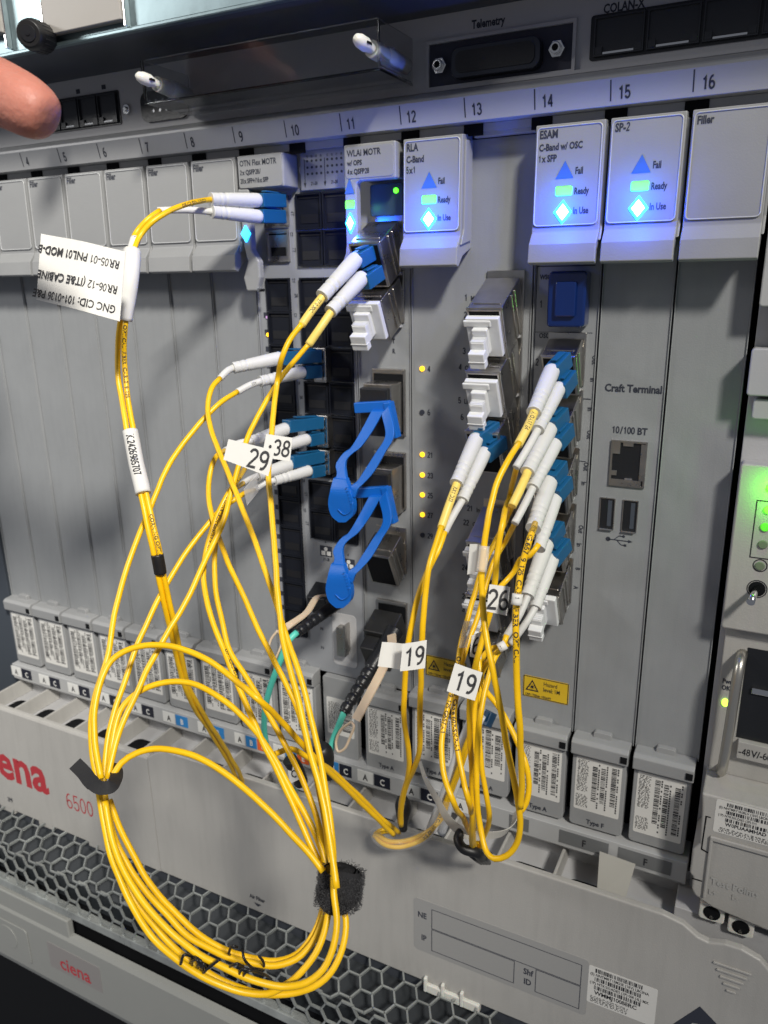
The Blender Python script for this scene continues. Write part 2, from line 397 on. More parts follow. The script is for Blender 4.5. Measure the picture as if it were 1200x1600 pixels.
bb = MB(); bb.text('F', (x+12, -8.3, -316.2), h=3.6, al='C', bold=.03); part(bb, 'slot_letter', INK, o)
# cable trough
TRZ = -334.5
b = MB(); b.box(22, 462, -37, 8, TRZ-3, TRZ); tr = part(b, 'trough_floor', SHELF, ch)
b = MB(); b.box(22, 462, 3, 6, TRZ, -321.4); part(b, 'trough_back', SHELF, ch)
for k in range(1, 17):
    x = 27*k-1.5
    b = MB(); b.extrude([(x-.7, -5, -323.4), (x-.7, -36.5, -323.8), (x-.7, -36.5, TRZ+.1), (x-.7, 2.8, TRZ+.1), (x-.7, 2.8, -323.4)], (1.4, 0, 0)); part(b, 'trough_divider', COVER, ch, .3)
    if k < 16:
        b = MB(); b.rrect(0, 17, 0, 9.5, 4.6, 0, .3, 6)
        b = MB(); b.frame((x+3.5, -10, TRZ+.05), (1, 0, 0), (0, 0, 1), (0, -1, 0)); b.rrect(0, 19, 0, 19, 4.5, 0, .25, 6); b.frame(); part(b, 'trough_slot', DARK, ch)

# ---- front cover of the trough
cv = thing('trough_cover', 'long light grey front cover with red lettering, in front of the cable trough', 'cover', (250, -36, -400))
q1, q2 = -320.4, -399.0
def coverplate(xa, xb, za, zb, prof=None):
    bb = MB(); bb.profx([(-38, zb), (-38, za-1.6), (-37.4, za-.4), (-36.2, za), (-34.6, za), (-34.6, zb)], xa, xb); return bb
b = coverplate(-60, 172, -320.6, -400); part(b, 'cover_panel', COVER, cv, 0)
b = MB(); b.extrude([(172, -38, -400), (172, -38, -321), (176, -38, -318.0), (182, -38, -314.0), (188, -38, -312.6), (452, -38, -312.4), (460, -38, -314), (466, -38, -318), (470, -38, -318.8), (476, -38, -317), (482, -38, -316.8), (489, -38, -319), (496, -38, -326), (502, -38, -336), (512, -38, -345), (560, -38, -350), (560, -38, -400)], (0, 3.4, 0))
part(b, 'cover_panel', COVER, cv, .8, 3)
b = MB()
b.text('ciena', (82.6, -38.1, -374.6), h=26, al='R', xs=.92, bold=.03)
part(b, 'brand_lettering', REDINK, cv)
b = MB(); b.text('6500', (97.6, -38.1, -379.6), h=11.6, xs=.80, bold=0); part(b, 'model_lettering', REDINK, cv)
b = MB(); b.text('Air Filter', (243.5, -38.1, -391.6), h=2.5, al='C'); part(b, 'cover_lettering', INKB, cv)
b = MB(); b.quad((241, -38.1, -394), (246, -38.1, -394), (243.5, -38.1, -396.2)); part(b, 'printed_arrow', INKB, cv)
for t_, x_, z_ in (('2PF', 44, -394), ('NE', 346.4, -360.5), ('IP', 346.4, -374), ('Shf', 400, -370.4), ('ID', 399.2, -376.2)):
    b = MB(); b.text(t_, (x_, -38.16, z_), h=3.3, al='R', bold=.03); part(b, 'cover_lettering', INKB, cv)
b = MB(); b.extrude([(452, -38.15, -380), (470, -38.15, -352), (478.5, -38.15, -359), (468, -38.15, -362), (462, -38.15, -372), (466, -38.15, -377), (460, -38.15, -390)], (0, .1, 0)); part(b, 'printed_warning_mark', INKB, cv)
b = MB(); b.rrect(339.5, 424.5, -381, -349.5, 2.2, -38.12, -38, 5); wl = part(b, 'writing_field', mat('field_grey', (.33, .327, .32), .5), cv)
b = MB()
for (xa, xb, za, zb) in ((349, 421.5, -365.0, -353.2), (349, 391, -378.5, -365.3), (401, 421.5, -378.5, -365.3)): b.ringrect(xa, xb, za, zb, .3, -38.2, -38.1)
part(b, 'writing_field_lines', INKB, wl)
for i in range(5):
    b = MB(); w = 14-i*2.6; b.rrect(472.6+i*1.5, 472.6+i*1.5+w, -327.6-i*2.9, -326.6-i*2.9, .45, -38.7, -38); part(b, 'grip_ridge', COVER, cv, .2)
for (px_, py_) in ((678, 1527), (705, 1543), (735, 1557)):
    q = P(px_, py_, -38)
    b = MB(); b.box(q.x-5, q.x+5, -39.6, -36, -404.5, -399.6); b.box(q.x-4.8, q.x-3.2, -40.2, -38, -404, -395.5); part(b, 'hinge_clip', NYL, cv, .4)
for (px_, py_) in ((70, 1283), (10, 1259), (150, 1321)):
    q = P(px_, py_, -38); b = MB(); b.box(q.x-7, q.x+7, -37.6, -35, -404.0, -399.8); part(b, 'cover_tab', COVER, cv, .5)

# ---- barcode labels
def bars(bb, x0, x1, z0, z1, y, rng, hor=True, q=.0):
    """a column of short bars, lying (hor) or standing"""
    a, e = (z0, z1) if hor else (x0, x1); c = a
    while c < e-.3:
        t_ = rng.choice((.22, .22, .35, .5, .7)); 
        if hor: bb.box(x0, x1, y-.03, y, c, min(e, c+t_))
        else: bb.box(c, min(e, c+t_), y-.03, y, z0, z1)
        c += t_+rng.choice((.22, .25, .4, .55))
def speck(bb, x0, x1, z0, z1, y, rng, st=.62):
    z = z0
    while z < z1-st:
        x = x0+rng.random()*.5
        while x < x1-.4:
            w = rng.choice((.35, .6, 1.0)); bb.box(x, min(x+w, x1), y-.03, y, z, z+st*.55); x += w+rng.choice((.35, .6, .9))
        z += st
def long_label(name, par, x0, z1, w, h, y, lines, seed):
    rng = random.Random(seed)
    b = MB(); b.rrect(x0, x0+w, z1-h, z1, .8, y-.1, y); o = part(b, name, PAPER, par)
    b = MB(); yy = y-.14; rh = h/len(lines)*.95; z = z1-.6
    for kind, t_ in lines:
        if kind == 'b': bars(b, x0+w*.10, x0+w*.80, z-rh*.82, z-.1, yy, rng, False); z -= rh*.92
        elif kind == 't': b.text(t_, (x0+w*.03, yy, z-rh*.62), h=rh*.52, xs=.8, bold=.02); z -= rh*.78
        elif kind == 'T': b.text(t_, (x0+w*.10, yy, z-rh*.85), h=rh*.75, xs=.95, bold=.03); z -= rh
        elif kind == 's': speck(b, x0+w*.05, x0+w*.62, z-rh*1.5, z-.1, yy, rng); z -= rh*1.6
    part(b, 'label_print', INK, o)
long_label('cover_barcode_label', cv, 424.4, -351.6, 29, 20.5, -38, [('b', ''), ('t', '(S) NNTMRT1SM33E (18V) LBCINA'), ('b', ''), ('t', '(1P) NTK503ADE5 (2P) 008 (4L) MX'), ('b', ''), ('T', 'WMMJ10088RC'), ('s', '')], 5)

# ================================================================ cards
def card_face(k, w, par, name='face_plate', z1=-5.4, holes=None, m_=None):
    b = MB(); b.box(27*k-1.15, 27*(k+w)-1.85, 0, 4, -262, z1)
    b.box(27*k-1.15, 27*k-.75, -.9, 0, -262, -56); b.box(27*(k+w)-2.25, 27*(k+w)-1.85, -.7, 0, -262, -56)
    return part(b, name, m_ or CARD, par, .15, 1)
RIM = mat('rim_highlight_plastic', (.46, .47, .48), .35)  # paler than the latch plastic: edge highlight painted into the raised rim
def rr_pts(x0, x1, z0, z1, r, n=4):
    o = []
    for cx, cz, a in ((x1-r, z1-r, 0), (x0+r, z1-r, 90), (x0+r, z0+r, 180), (x1-r, z0+r, 270)):
        for i in range(n+1): t = math.radians(a+90*i/n); o.append((cx+r*math.cos(t), cz+r*math.sin(t)))
    return o
def upper_latch(k, par, wide=25.2, text=(), leds=False, narrow=None):
    x = 27*k+.35
    b = MB(); b.profx([(0, -7.6), (-10.8, -8.6), (-11.8, -45.6), (-15.4, -50.0), (-16.0, -56.6), (-13.8, -57.4), (-9, -53), (0, -50)], x, x+wide)
    lt = part(b, 'ejector_latch', PLATE, par, .35)
    b = MB(); b.profx([(-2, -10), (-9, -10.5), (-10, -43), (-13, -49), (-2, -47)], x+wide, x+wide+.9); part(b, 'latch_rib', PLATE, par, .2)
    tl = Vector((0, -1.0, -36.0)).normalized()
    up = -tl; out = Vector((0, -36, 1)).normalized()
    b = MB(); b.frame((x, -10.8, -8.6), (1, 0, 0), -out, up); b.rrect(.5, wide-.7, -35.0, -.8, 1.6, -.35, .0, 5)
    pl = part(b, 'latch_label_plate', PLATE, par, .12, 1)
    b = MB(); b.frame((x, -10.8, -8.6), (1, 0, 0), -out, up)
    ring = [(c_[0], -.42, c_[1]) for c_ in rr_pts(.75, wide-.95, -34.75, -1.05, 1.5)]; b.tube(ring+[ring[0]], .28, 5, False); part(b, 'plate_rim', RIM, pl)
    b = MB(); b.frame((x, -10.8, -8.6), (1, 0, 0), -out, up)
    z = -4.6
    for i, (s_, h_) in enumerate(text): b.text(s_, (1.6, -.46, z), (1, 0, 0), (0, 0, 1), h_, xs=.74, bold=.034); z -= h_+1.5
    if leds:
        for s_, z_ in (('Fail', -17.4), ('Ready', -24.3), ('In Use', -31.0)): b.text(s_, (15.4, -.46, z_), h=2.3, xs=.66, bold=.03)
    # text() adds plain world vectors; re-run through the frame
    part(b, 'latch_lettering', INKB, pl)
    if leds: make_leds(pl, x, out, up, 11.6, 1.0, (x, -10.8, -8.6))
    return lt
def make_leds(par, x, out, up, cx, sc, o, tri_lit=False):
    F = (Vector(o), Vector((1, 0, 0)), -out, up)
    b = MB(); b.T = F; b.extrude([(cx-3.3*sc, -.36, -18.6), (cx+3.3*sc, -.36, -18.6), (cx, -.36, -12.6)], (0, -.2, 0)); part(b, 'fail_light', LTRI, par)
    b = MB(); b.T = F; b.rrect(cx-3.0*sc, cx+3.0*sc, -24.5, -21.4, .4, -.36, -.6); part(b, 'ready_light', GLO_G, par)
    b = MB(); b.T = F; b.extrude([(cx-3.4*sc, -.36, -30.2), (cx, -.36, -26.0), (cx+3.4*sc, -.36, -30.2), (cx, -.36, -34.4)], (0, -.3, 0)); part(b, 'in_use_light', GLO_B, par)
    lp = F[0]+Vector((cx, 0, 0))+F[3]*(-30.2)-F[2]*8
    for dn_, pw_, col_ in ((0, 0.03*sc, (.0, .07, 1.0)), (7.2, .0008*sc, (.1, 1.0, .05))):
        l_ = bpy.data.lights.new('led_light', 'POINT'); l_.energy = pw_; l_.color = col_; l_.shadow_soft_size = .0012
        lo = bpy.data.objects.new('led_light', l_); lo.location = (lp+F[3]*dn_-rootloc(par))*S; link(lo); lo.parent = par
    b = MB(); b.T = F; b.extrude([(cx-2.2*sc, -.68, -30.2), (cx, -.68, -27.4), (cx+2.2*sc, -.68, -30.2), (cx, -.68, -33.0)], (0, -.1, 0)); part(b, 'in_use_light_core', GLO_BW, par)
def lower_latch(k, par, seed=0, w=1, typ=None, qr=False, Z=-260.5, dx=0):
    x = 27*k-.6+dx; x1 = 27*(k+w)-2.6
    rng = random.Random(seed)
    b = MB(); b.profx([(0, Z), (-6.6, Z-.4), (-8.4, Z-1.8), (-8.2, Z-7.6), (-6.6, Z-8.6), (0, Z-8.6)], x, x1); lp = part(b, 'lower_latch', PLATE, par, .4)
    b = MB(); b.box(x1-3.2, x1-.4, -8.75, -8.0, Z-6.2, Z-3.2); part(b, 'latch_notch', DARK, lp)
    b = MB(); b.rrect(x+8.5, x+16.5, Z-1.5, Z+2.6, 1.2, -2.8, 0); part(b, 'latch_tab', PLATE, lp, .3)
    b = MB(); b.rrect(x+.5, x1-.6, Z-47, Z-8.3, 2.0, -5.2, 2); pl = part(b, 'latch_body', PLATE, par, .4)
    top = Z-10.0; bot = Z-42.5
    b = MB(); b.rrect(x+2.2, x1-2.4, bot+ (4.5 if typ else 1), top, .8, -5.32, -5.2); lb = part(b, 'barcode_label', PAPER, pl)
    b = MB(); y = -5.36
    bot2 = bot+(5.2 if typ else 2)
    if qr: speck(b, x+3, x+8, top-18, top-1, y, rng); speck(b, x+2.8, x+8.4, bot2+1, bot2+8, y, rng); cols = ((x+9.8, x+12.0), (x+13.6, x+15.6), (x+18.2, x+20.4))
    else: cols = ((x+3.2, x+6.4), (x+8.2, x+10.6), (x+12.6, x+15.4), (x+17.4, x+20.2))
    for i, (a, c) in enumerate(cols):
        bars(b, a, c, bot2+rng.random()*7+1, top-1-rng.random()*3, y, rng)
        zz = top-2
        while zz > bot2+2:
            if rng.random() < .75: b.box(c+.35, c+.95, y-.03, y, zz-.9, zz)
            zz -= 1.25
    part(b, 'label_print', INK, lb)
    if typ:
        b = MB(); b.text(typ, ((x+x1)/2, -5.4, Z-45.8+1.0), h=2.4, al='C', xs=.85, bold=.02); part(b, 'latch_lettering', INKB, pl)
    return lp

pos_words = {1: 'leftmost filler card, cut off by the left edge of the photo', 2: 'second blank filler card from the left edge', 3: 'third blank filler card from the left edge', 4: 'blank filler card behind the left end of the flag label', 5: 'blank filler card mostly hidden behind the upside down flag label', 6: 'blank filler card crossed by the bend of the flagged twin cord', 7: 'blank filler card, second to the left of the card full of ports', 8: 'blank filler card directly left of the card full of ports'}
f1 = thing('filler_card', pos_words[1], 'filler card', (27+13, 0, -262), 'blank filler cards at the left of the shelf')
card_face(1, 1, f1); upper_latch(1, f1, text=(('Filler', 2.8),)); lower_latch(1, f1, 3)
for k in range(2, 9):
    c = copy_tree(f1, (27*(k-1), 0, 0)); c['label'] = pos_words[k]

# slot 16: filler at the right
f16 = thing('filler_card', 'blank filler card at the right end, beside the power module', 'filler card', (445, 0, -262))
card_face(16, 1, f16); upper_latch(16, f16, text=(('Filler', 2.5),)); lower_latch(16, f16, 11, qr=True)

# slot 15
c15 = thing('terminal_card', 'card reading Craft Terminal with a network socket and two upright usb sockets', 'card', (418, 0, -262))
fp = card_face(15, 1, c15); upper_latch(15, c15, text=(('SP-2', 2.7),), leds=True); lower_latch(15, c15, 12, typ='Type F', qr=True)
b = MB(); q = P(988, 605, 0); b.text('Craft Terminal', (q.x+.3, -.1, -105.6), h=2.9, al='C', xs=.88); b.text('10/100 BT', (418, -.1, -122.2), h=2.7, al='C', xs=.86)
q = P(950, 843, 0); q2_ = P(982, 846, 0)
b.disc(q.x, -167.2, 1.0, -.12, -.05, 10); b.box(q.x, q.x+8.2, -.12, -.06, -167.4, -167.0)
b.extrude([(q.x+8.2, -.12, -166.5), (q.x+10, -.12, -167.2), (q.x+8.2, -.12, -167.9)], (0, .06, 0))
b.quad((q.x+2.2, -.1, -167.1), (q.x+2.7, -.1, -167.1), (q.x+4.6, -.1, -165.3), (q.x+4.1, -.1, -165.3)); b.box(q.x+4.3, q.x+5.8, -.12, -.06, -165.5, -165.1); b.disc(q.x+6.2, -165.3, .6, -.12, -.05, 8)
b.quad((q.x+3.4, -.1, -167.3), (q.x+3.9, -.1, -167.3), (q.x+5.6, -.1, -169.1), (q.x+5.1, -.1, -169.1)); b.box(q.x+5.4, q.x+6.8, -.12, -.06, -169.3, -168.9); b.box(q.x+6.6, q.x+7.6, -.12, -.05, -169.6, -168.6)
part(b, 'face_lettering', INKB, fp)
b = MB(); b.ringrect(411.4, 425.4, -143.8, -125.0, .7, -.9, .1); rj = part(b, 'network_socket', STEEL, c15)
b = MB(); b.box(412.0, 424.8, -.2, -.08, -143.2, -125.6); part(b, 'socket_opening', BLACKP, rj)
for (xa, xb, za, zb) in ((412.1, 415, -130.5, -125.7), (412.1, 414.2, -139.5, -137.5), (412.1, 424, -143.1, -141.0), (423.0, 424.8, -141, -126), (416, 420, -127.2, -125.7)):
    b = MB(); b.box(xa, xb, -.7, -.22, za, zb); part(b, 'socket_shell_step', STEEL, rj, .1)
b = MB(); b.box(417.5, 420.5, -.75, -.25, -141.0, -140.2); part(b, 'socket_glint_pin', CHROME, rj)
for x in (408.4, 417.6):
    b = MB(); b.ringrect(x, x+6.2, -162.9, -149.4, .35, -.5, .1); u = part(b, 'usb_socket', STEEL, c15)
    b = MB(); b.box(x+.35, x+5.85, -.12, -.06, -162.5, -149.7); part(b, 'socket_opening', BLACKP, u)
    b = MB(); b.box(x+3.3, x+4.9, -.3, -.14, -161.5, -150.5); part(b, 'socket_tongue', mat('tongue', (.06, .07, .09), .4), u)
    b = MB(); b.box(x+.5, x+5.7, -1.2, -.2, -163.1, -162.5); part(b, 'socket_lip', CHROME, u)

# slot 14
c14 = thing('optical_channel_card', 'card with a blue dust plug on top and four white booted plug pairs below', 'card', (391, 0, -262))
fp14 = card_face(14, 1, c14); upper_latch(14, c14, text=(('ESAM', 2.7), ('C-Band w/ OSC', 2.3), ('1x SFP', 2.3)), leds=True); lower_latch(14, c14, 13, typ='Type A', qr=True)
b = MB(); b.box(377.6, 400.6, -.12, -.05, -57.9, -57.5); b.box(377.6, 377.9, -.12, -.05, -111, -57.5); b.box(377.6, 402, -.12, -.05, -109.4, -109.0); b.box(377.6, 401, -.12, -.05, -83.2, -83.0)
b.text('1', (379.3, -.1, -73.5), h=2.8); b.text('WSC', (379, -.1, -62.6), h=1.8); b.text('OSC', (379.6, -.1, -85.4), h=1.9); b.text('2', (378.6, -.1, -96.5), h=2.8)
for px_, py_, t_ in ((925, 555, 'Out'), (922, 590, 'In'), (918, 636, 'In'), (917, 672, 'Out'), (912, 722, 'Out'), (908, 752, 'In'), (904, 820, 'Out'), (901, 848, 'In'), (899, 886, 'B'), (896, 915, 'A')):
    q = P(px_, py_, 0); b.text(t_, (q.x+.2, -.1, q.z), (0, 0, -1), (1, 0, 0), h=1.9, xs=.8)
b.box(397.5, 401.5, -.12, -.05, -135.2, -134.9)
part(b, 'face_lettering', INKB, fp14)
b = MB(); b.rrect(384.6, 399.4, -80.6, -59.6, 1.6, -8.5, 0); sp = part(b, 'blue_dust_plug', BLUEPL, c14, 1.0, 3)
b = MB(); b.rrect(388.0, 396.0, -76.5, -63.5, .8, -10.2, -8.4); part(b, 'plug_grip', BLUEPL, sp, .5)
# hazard stickers
def hazard(par, x0, x1, z0, z1):
    b = MB(); b.rrect(x0, x1, z0, z1, 1.0, -.14, -.02); h = part(b, 'laser_warning_label', HAZ, par)
    b = MB(); b.ringrect(x0+.2, x1-.2, z0+.2, z1-.2, .35, -.2, -.14)
    zc = (z0+z1)/2+.8
    b.extrude([(x0+1.2, -.2, zc-2.9), (x0+4.4, -.2, zc+2.9), (x0+7.6, -.2, zc-2.9), (x0+6.6, -.2, zc-2.3), (x0+4.4, -.2, zc+1.8), (x0+2.2, -.2, zc-2.3)], (0, .05, 0)); b.quad((x0+1.2, -.2, zc-2.9), (x0+7.6, -.2, zc-2.9), (x0+6.9, -.2, zc-2.3), (x0+1.9, -.2, zc-2.3))
    b.disc(x0+4.4, zc-.8, .8, -.2, -.15, 8)
    for i in range(8):
        a = i*math.pi/4; b.box(x0+4.4+1.2*math.cos(a)-.18, x0+4.4+1.2*math.cos(a)+.18, -.2, -.15, zc-.8+1.2*math.sin(a)-.18, zc-.8+1.2*math.sin(a)+.18)
    b.text('Hazard', (x0+9.6, -.2, zc+1.0), h=2.0, bold=.01); b.text('level: 1M', (x0+9.6, -.2, zc-1.9), h=2.0, bold=.02); b.text('1200-1700nm <50mW', (x0+1.2, -.2, z0+.8), h=1.2, xs=.8)
    part(b, 'warning_print', INK, h)
hazard(c14, 378.8, 400.2, -249.4, -238.4)

# slot 12-13
c12 = thing('line_amplifier_card', 'double width card with a column of amber lights and slanted steel ports', 'card', (350, 0, -262))
fp12 = card_face(12, 2, c12, z1=-9.4); upper_latch(12, c12, text=(('RLA', 2.7), ('C-Band', 2.4), ('5x1', 2.4)), leds=True)
lower_latch(12, c12, 21, typ='Type A', Z=-257.5); lower_latch(13, c12, 22, typ='Type A', Z=-257.5)
b = MB(); b.box(351.2, 376, -3.2, 0, -9.2, -5.2); part(b, 'card_top_bar', RAIL, c12, .3)
b = MB()
for n_, z_ in (('4', -99.7), ('6', -119.0), ('21', -138.4), ('23', -148.0), ('25', -157.5), ('27', -167.1), ('29', -177.2)): b.text(n_, (330.2, -.1, z_-1.2), h=2.5, xs=.85, bold=.04)
for px_, py_, n_, w_ in ((726, 470, '1', 'Mon B'), (725, 497, '2', 'Mon A'), (723, 553, '3', 'OSC B'), (717, 578, '4', 'OSC A'), (716, 630, '5', 'Line B'), (720, 656, '6', 'Line A'), (730, 798, '21', 'In'), (724, 820, '22', 'Out'), (724, 866, '23', 'In'), (722, 890, '24', 'Out'), (722, 935, '25', 'In'), (722, 955, '26', 'Out')):
    q = P(px_, py_, 0); b.text(n_, (q.x, -.1, q.z), h=2.6, xs=.85, bold=.04); b.text(w_, (q.x+1.7*len(n_)+1.0, -.1, q.z), h=2.0, xs=.8, bold=.03)
part(b, 'face_lettering', INKB, fp12)
for z_, lit in ((-99.7, 1), (-119.0, 0), (-138.4, 1), (-148.0, 1), (-157.5, 1), (-167.1, 1), (-177.2, 0)):
    b = MB(); b.disc(327.6, z_, 1.15, -.5, 0, 14); part(b, 'status_light', GLO_A if lit else INKB, c12)
hazard(c12, 329.2, 350.6, -250.2, -239.0)
# cages leaning down
def fr(b, x, z, y=0): return b.frame((x, y, z), (1, 0, 0), D26, U26)
def slant_cage(par, x0, x1, z0, z1, L, name='port_cage', ribs=True):
    """steel cage: local x across, y out along the slant, z up"""
    b = MB(); b.box(x0-.9, x1+.9, -.9, 0, z0-1.0, z1+1.6)
    pf = part(b, 'cage_flange', STEEL, par, .25)
    h = (z1-z0)*.97
    b = MB(); fr(b, x0, z0-1.0); w = x1-x0
    b.box(0, w, -6, L, 0, h)
    o = part(b, name, STEEL, par, .35)
    b = MB(); fr(b, x0, z0-1.0)
    if ribs:
        b.box(w-.1, w+.45, 1.5, 2.6, 1, h-1); b.box(w-.1, w+.45, 5.5, 6.6, 1, h-1); b.box(w*.12, w*.9, L-5, L-4, h-.05, h+.4); b.box(-.3, w+.4, L-1.3, L-.4, h-.6, h+.35)
        b.box(w-.5, w+.4, L-1.3, L-.4, .2, h)
    part(b, 'cage_rib', STEEL, o, .15, 1)
    b = MB(); fr(b, x0, z0-1.0); b.box(.9, w-.9, L-.02, L+.08, .9, h-.9); part(b, 'cage_mouth', DARK, o)
    b = MB(); b.box(x0+2, x1, -3.0, -.5, z0-3.0, z0-1.8); part(b, 'cage_lip', WHT if False else RAIL, par, .2)
    return o
for i, (z1_, z0_) in enumerate(((-60.5, -82.5), (-84.5, -106.5), (-108.5, -130.0))): slant_cage(c12, 358.0, 372.0, z0_, z1_, 19)
for i, (z1_, z0_) in enumerate(((-157.0, -178.5), (-181.0, -202.5), (-205, -226))): slant_cage(c12, 358.5, 372.0, z0_, z1_, 17)
for i, (z1_, z0_) in enumerate(((-84.6, -103.0), (-107, -125), (-131.0, -148.5), (-155, -174), (-179.5, -198))): slant_cage(c14, 384.5, 398.0, z0_, z1_, 13 if i else 7)

# slot 11
c11 = thing('transponder_card', 'single width card with the two blue pull tabs and a green lit window', 'card', (308, 0, -262))
fp11 = card_face(11, 1, c11); lower_latch(11, c11, 31, typ='Type A', Z=-262.5, qr=True)
x = 297.6
b = MB(); b.extrude([(x, -8, -8.6), (x, -8, -47), (x-.6, -8, -51), (x-3.0, -8, -56), (x-3.4, -8, -60), (x-1.0, -8, -63), (x+4, -8, -62), (x+4.8, -8, -56), (x+5.6, -8, -50), (x+5.6, -8, -23.5), (x+7, -8, -22.6), (x+23.8, -8, -22.6), (x+23.8, -8, -8.6)], (0, -4, 0))
part(b, 'ejector_latch', PLATE, c11, .7, 3)
b = MB(); b.box(x+5, x+23.5, -8, 0, -22, -8.8); part(b, 'latch_backing', PLATE, c11, .3)
b = MB(); b.rrect(x+.8, x+23.0, -21.6, -9.6, 1.5, -12.25, -12.0); pl = part(b, 'latch_label_plate', PLATE, c11, .1, 1)
b = MB(); b.text('WLAi MOTR', (x+1.8, -12.35, -13.2), h=2.4, xs=.82, bold=.022); b.text('w/ OPS', (x+1.8, -12.35, -16.6), h=1.9, xs=.82); b.text('4x QSFP28', (x+1.8, -12.35, -19.9), h=1.9, xs=.82); part(b, 'latch_lettering', INKB, pl)
make_leds(pl, x, Vector((0, -1, 0)), Vector((0, 0, 1)), 2.5, .70, (x, -11.8, -8.6))
b = MB(); b.rrect(x+7.6, x+23, -36, -23.5, 1, -3.8, 0); rc = part(b, 'status_window', mat('window_dark', (.03, .06, .065), .25), c11, .3)
b = MB(); b.disc(317.6, -26.4, 1.1, -4.4, -3.8, 12); part(b, 'status_light', GLO_G, rc)
for i, (z1_, z0_, L) in enumerate(((-37.0, -57.0, 15), (-60.0, -79, 15), (-176.5, -197, 9))): slant_cage(c11, 304.2, 318.4, z0_, z1_, L)
for (z1_, z0_) in ((-101, -130), (-139, -165), (-214, -238)):
    b = MB(); b.box(303.2, 319.6, -1.6, 0, z0_-.5, z1_+.8); b.box(304, 319, -2.2, -1.6, z1_-1.0, z1_+.8); part(b, 'cage_flange', STEEL, c11, .3)
    b = MB(); b.box(304.2, 318.8, -1.8, -1.55, z0_+.5, z1_-1.4); part(b, 'cage_mouth', DARK, c11)
b = MB()
for z_, t_ in ((-89, 'T'), (-93.4, 'R'), (-133.5, '3'), (-169, '4'), (-202, 'P8')): b.text(t_, (313, -.1, z_), h=2.0)
part(b, 'face_lettering', INKB, fp11)
hazard(c11, 297.5, 312.0, -246.5, -257.5) if False else None

# slots 9-10
c9 = thing('switch_port_card', 'double width card covered with columns of black ports', 'card', (268, 0, -262))
fp9 = card_face(9, 2, c9, m_=mat('card_light', (.27, .28, .30), .42, bump=.25, bscale=1500, var=.05, vscale=25)); lower_latch(9, c9, 41); 
b = MB(); b.rrect(271, 291.5, -309, -262, 1.5, -4, 0); part(b, 'latch_body', PLATE, c9, .4)
b = MB(); b.rrect(273, 289.5, -296, -274, .8, -4.12, -4); o = part(b, 'barcode_label', PAPER, c9)
b = MB(); speck(b, 274, 281, -293, -276, -4.16, random.Random(5)); bars(b, 282.5, 288.5, -293, -276, -4.16, random.Random(6)); part(b, 'label_print', INK, o)
b = MB(); b.box(243.4, 267.6, -12, 0, -22.4, -8.6); part(b, 'ejector_latch', PLATE, c9, .8, 3)
b = MB(); b.rrect(244.0, 267.2, -22.0, -9.2, 1.5, -12.3, -12.0); pl = part(b, 'latch_label_plate', PLATE, c9, .1, 1)
b = MB(); b.text('OTN Flex MOTR', (245, -12.4, -13.0), h=2.35, xs=.80, bold=.022); b.text('2x QSFP28/', (245, -12.4, -16.5), h=1.9, xs=.82); b.text('20x SFP+/16x SFP', (245, -12.4, -20), h=1.9, xs=.74); part(b, 'latch_lettering', INKB, pl)
b = MB(); b.extrude([(242.5, -8, -22), (248.5, -8, -22), (248.5, -8, -48), (252.0, -8, -53), (252, -8, -60), (249.8, -8, -66), (244, -8, -66), (242.6, -8, -60), (245.6, -8, -53), (244, -8, -46)], (0, -4, 0)); lv = part(b, 'ejector_lever', PLATE, c9, .9, 3)
b = MB(); b.extrude([(243.4, -12.2, -41), (246, -12.2, -37.4), (248.6, -12.2, -41), (246, -12.2, -44.6)], (0, -.4, 0)); part(b, 'in_use_light', GLO_B, lv)
b = MB(); b.disc(250.8, -65.5, .8, -12.4, -8, 10); part(b, 'lever_pin', CHROME, lv)
b = MB(); b.box(270.0, 293.0, -2.2, 0, -23.6, -7.4); mp = part(b, 'port_map_plate', mat('card_light', (0, 0, 0)), c9, .3)
b = MB()
for gx in (273.8, 284.0):
    for i in range(4):
        for j in range(3): b.disc(gx+i*2.3, -11.8-j*2.6, .55, -2.3, -2.2, 8)
        b.text(str(13+i*2), (gx+i*2.3, -2.3, -10.6), h=1.0, al='C', xs=.7)
    b.box(gx-1.6, gx-1.35, -2.3, -2.2, -21.5, -11); b.quad((gx-2.1, -2.3, -20.5), (gx-.85, -2.3, -20.5), (gx-1.5, -2.3, -22.6)); b.text('21-28', (gx+3.2, -2.3, -21.6), h=1.3, al='C', xs=.8)
part(b, 'port_map_print', INKB, mp)
b = MB(); b.disc(270.6, -15.0, 2.0, -1.2, 0, 14); part(b, 'panel_screw', SHELF, c9)
PORTB = mat('port_black', (.008, .0095, .015), .6, spec=.2); PORTI = mat('port_inner', (.004, .004, .006), .6)
def port(x, z, w=13.2, h=15.1, m_=PORTB, inner=PORTI):
    b = MB(); b.ringrect(x, x+w, z-h, z, .7, -1.3, 0); b.box(x+.7, x+w-.7, -.25, -.1, z-h+.7, z-.7); o = part(b, 'port_cage', m_, c9)
    b = MB(); b.box(x+2.2, x+w-2.2, -.5, -.3, z-h+2.6, z-h+6.4); b.box(x+1.2, x+w-1.2, -.55, -.3, z-2.2, z-1.6); part(b, 'port_shutter', inner, o)
    return o
rows = [-24.6, -40.2, -60.4, -76.0, -92.0, -107.8, -123.6, -139.2, -156.4, -171.8]
pb = port(266.0, rows[0])
pb_ch = pb.children[0]
def port_copy(dx, dz, mt=None):
    a = pb.copy(); link(a); a.location = Vector((dx, 0, dz))*S
    c = pb_ch.copy(); link(c); c.parent = a
    return a
for z in rows:
    for x in (266.0, 279.9):
        if x == 266.0 and z == rows[0]: continue
        port_copy(x-266.0, z-rows[0])
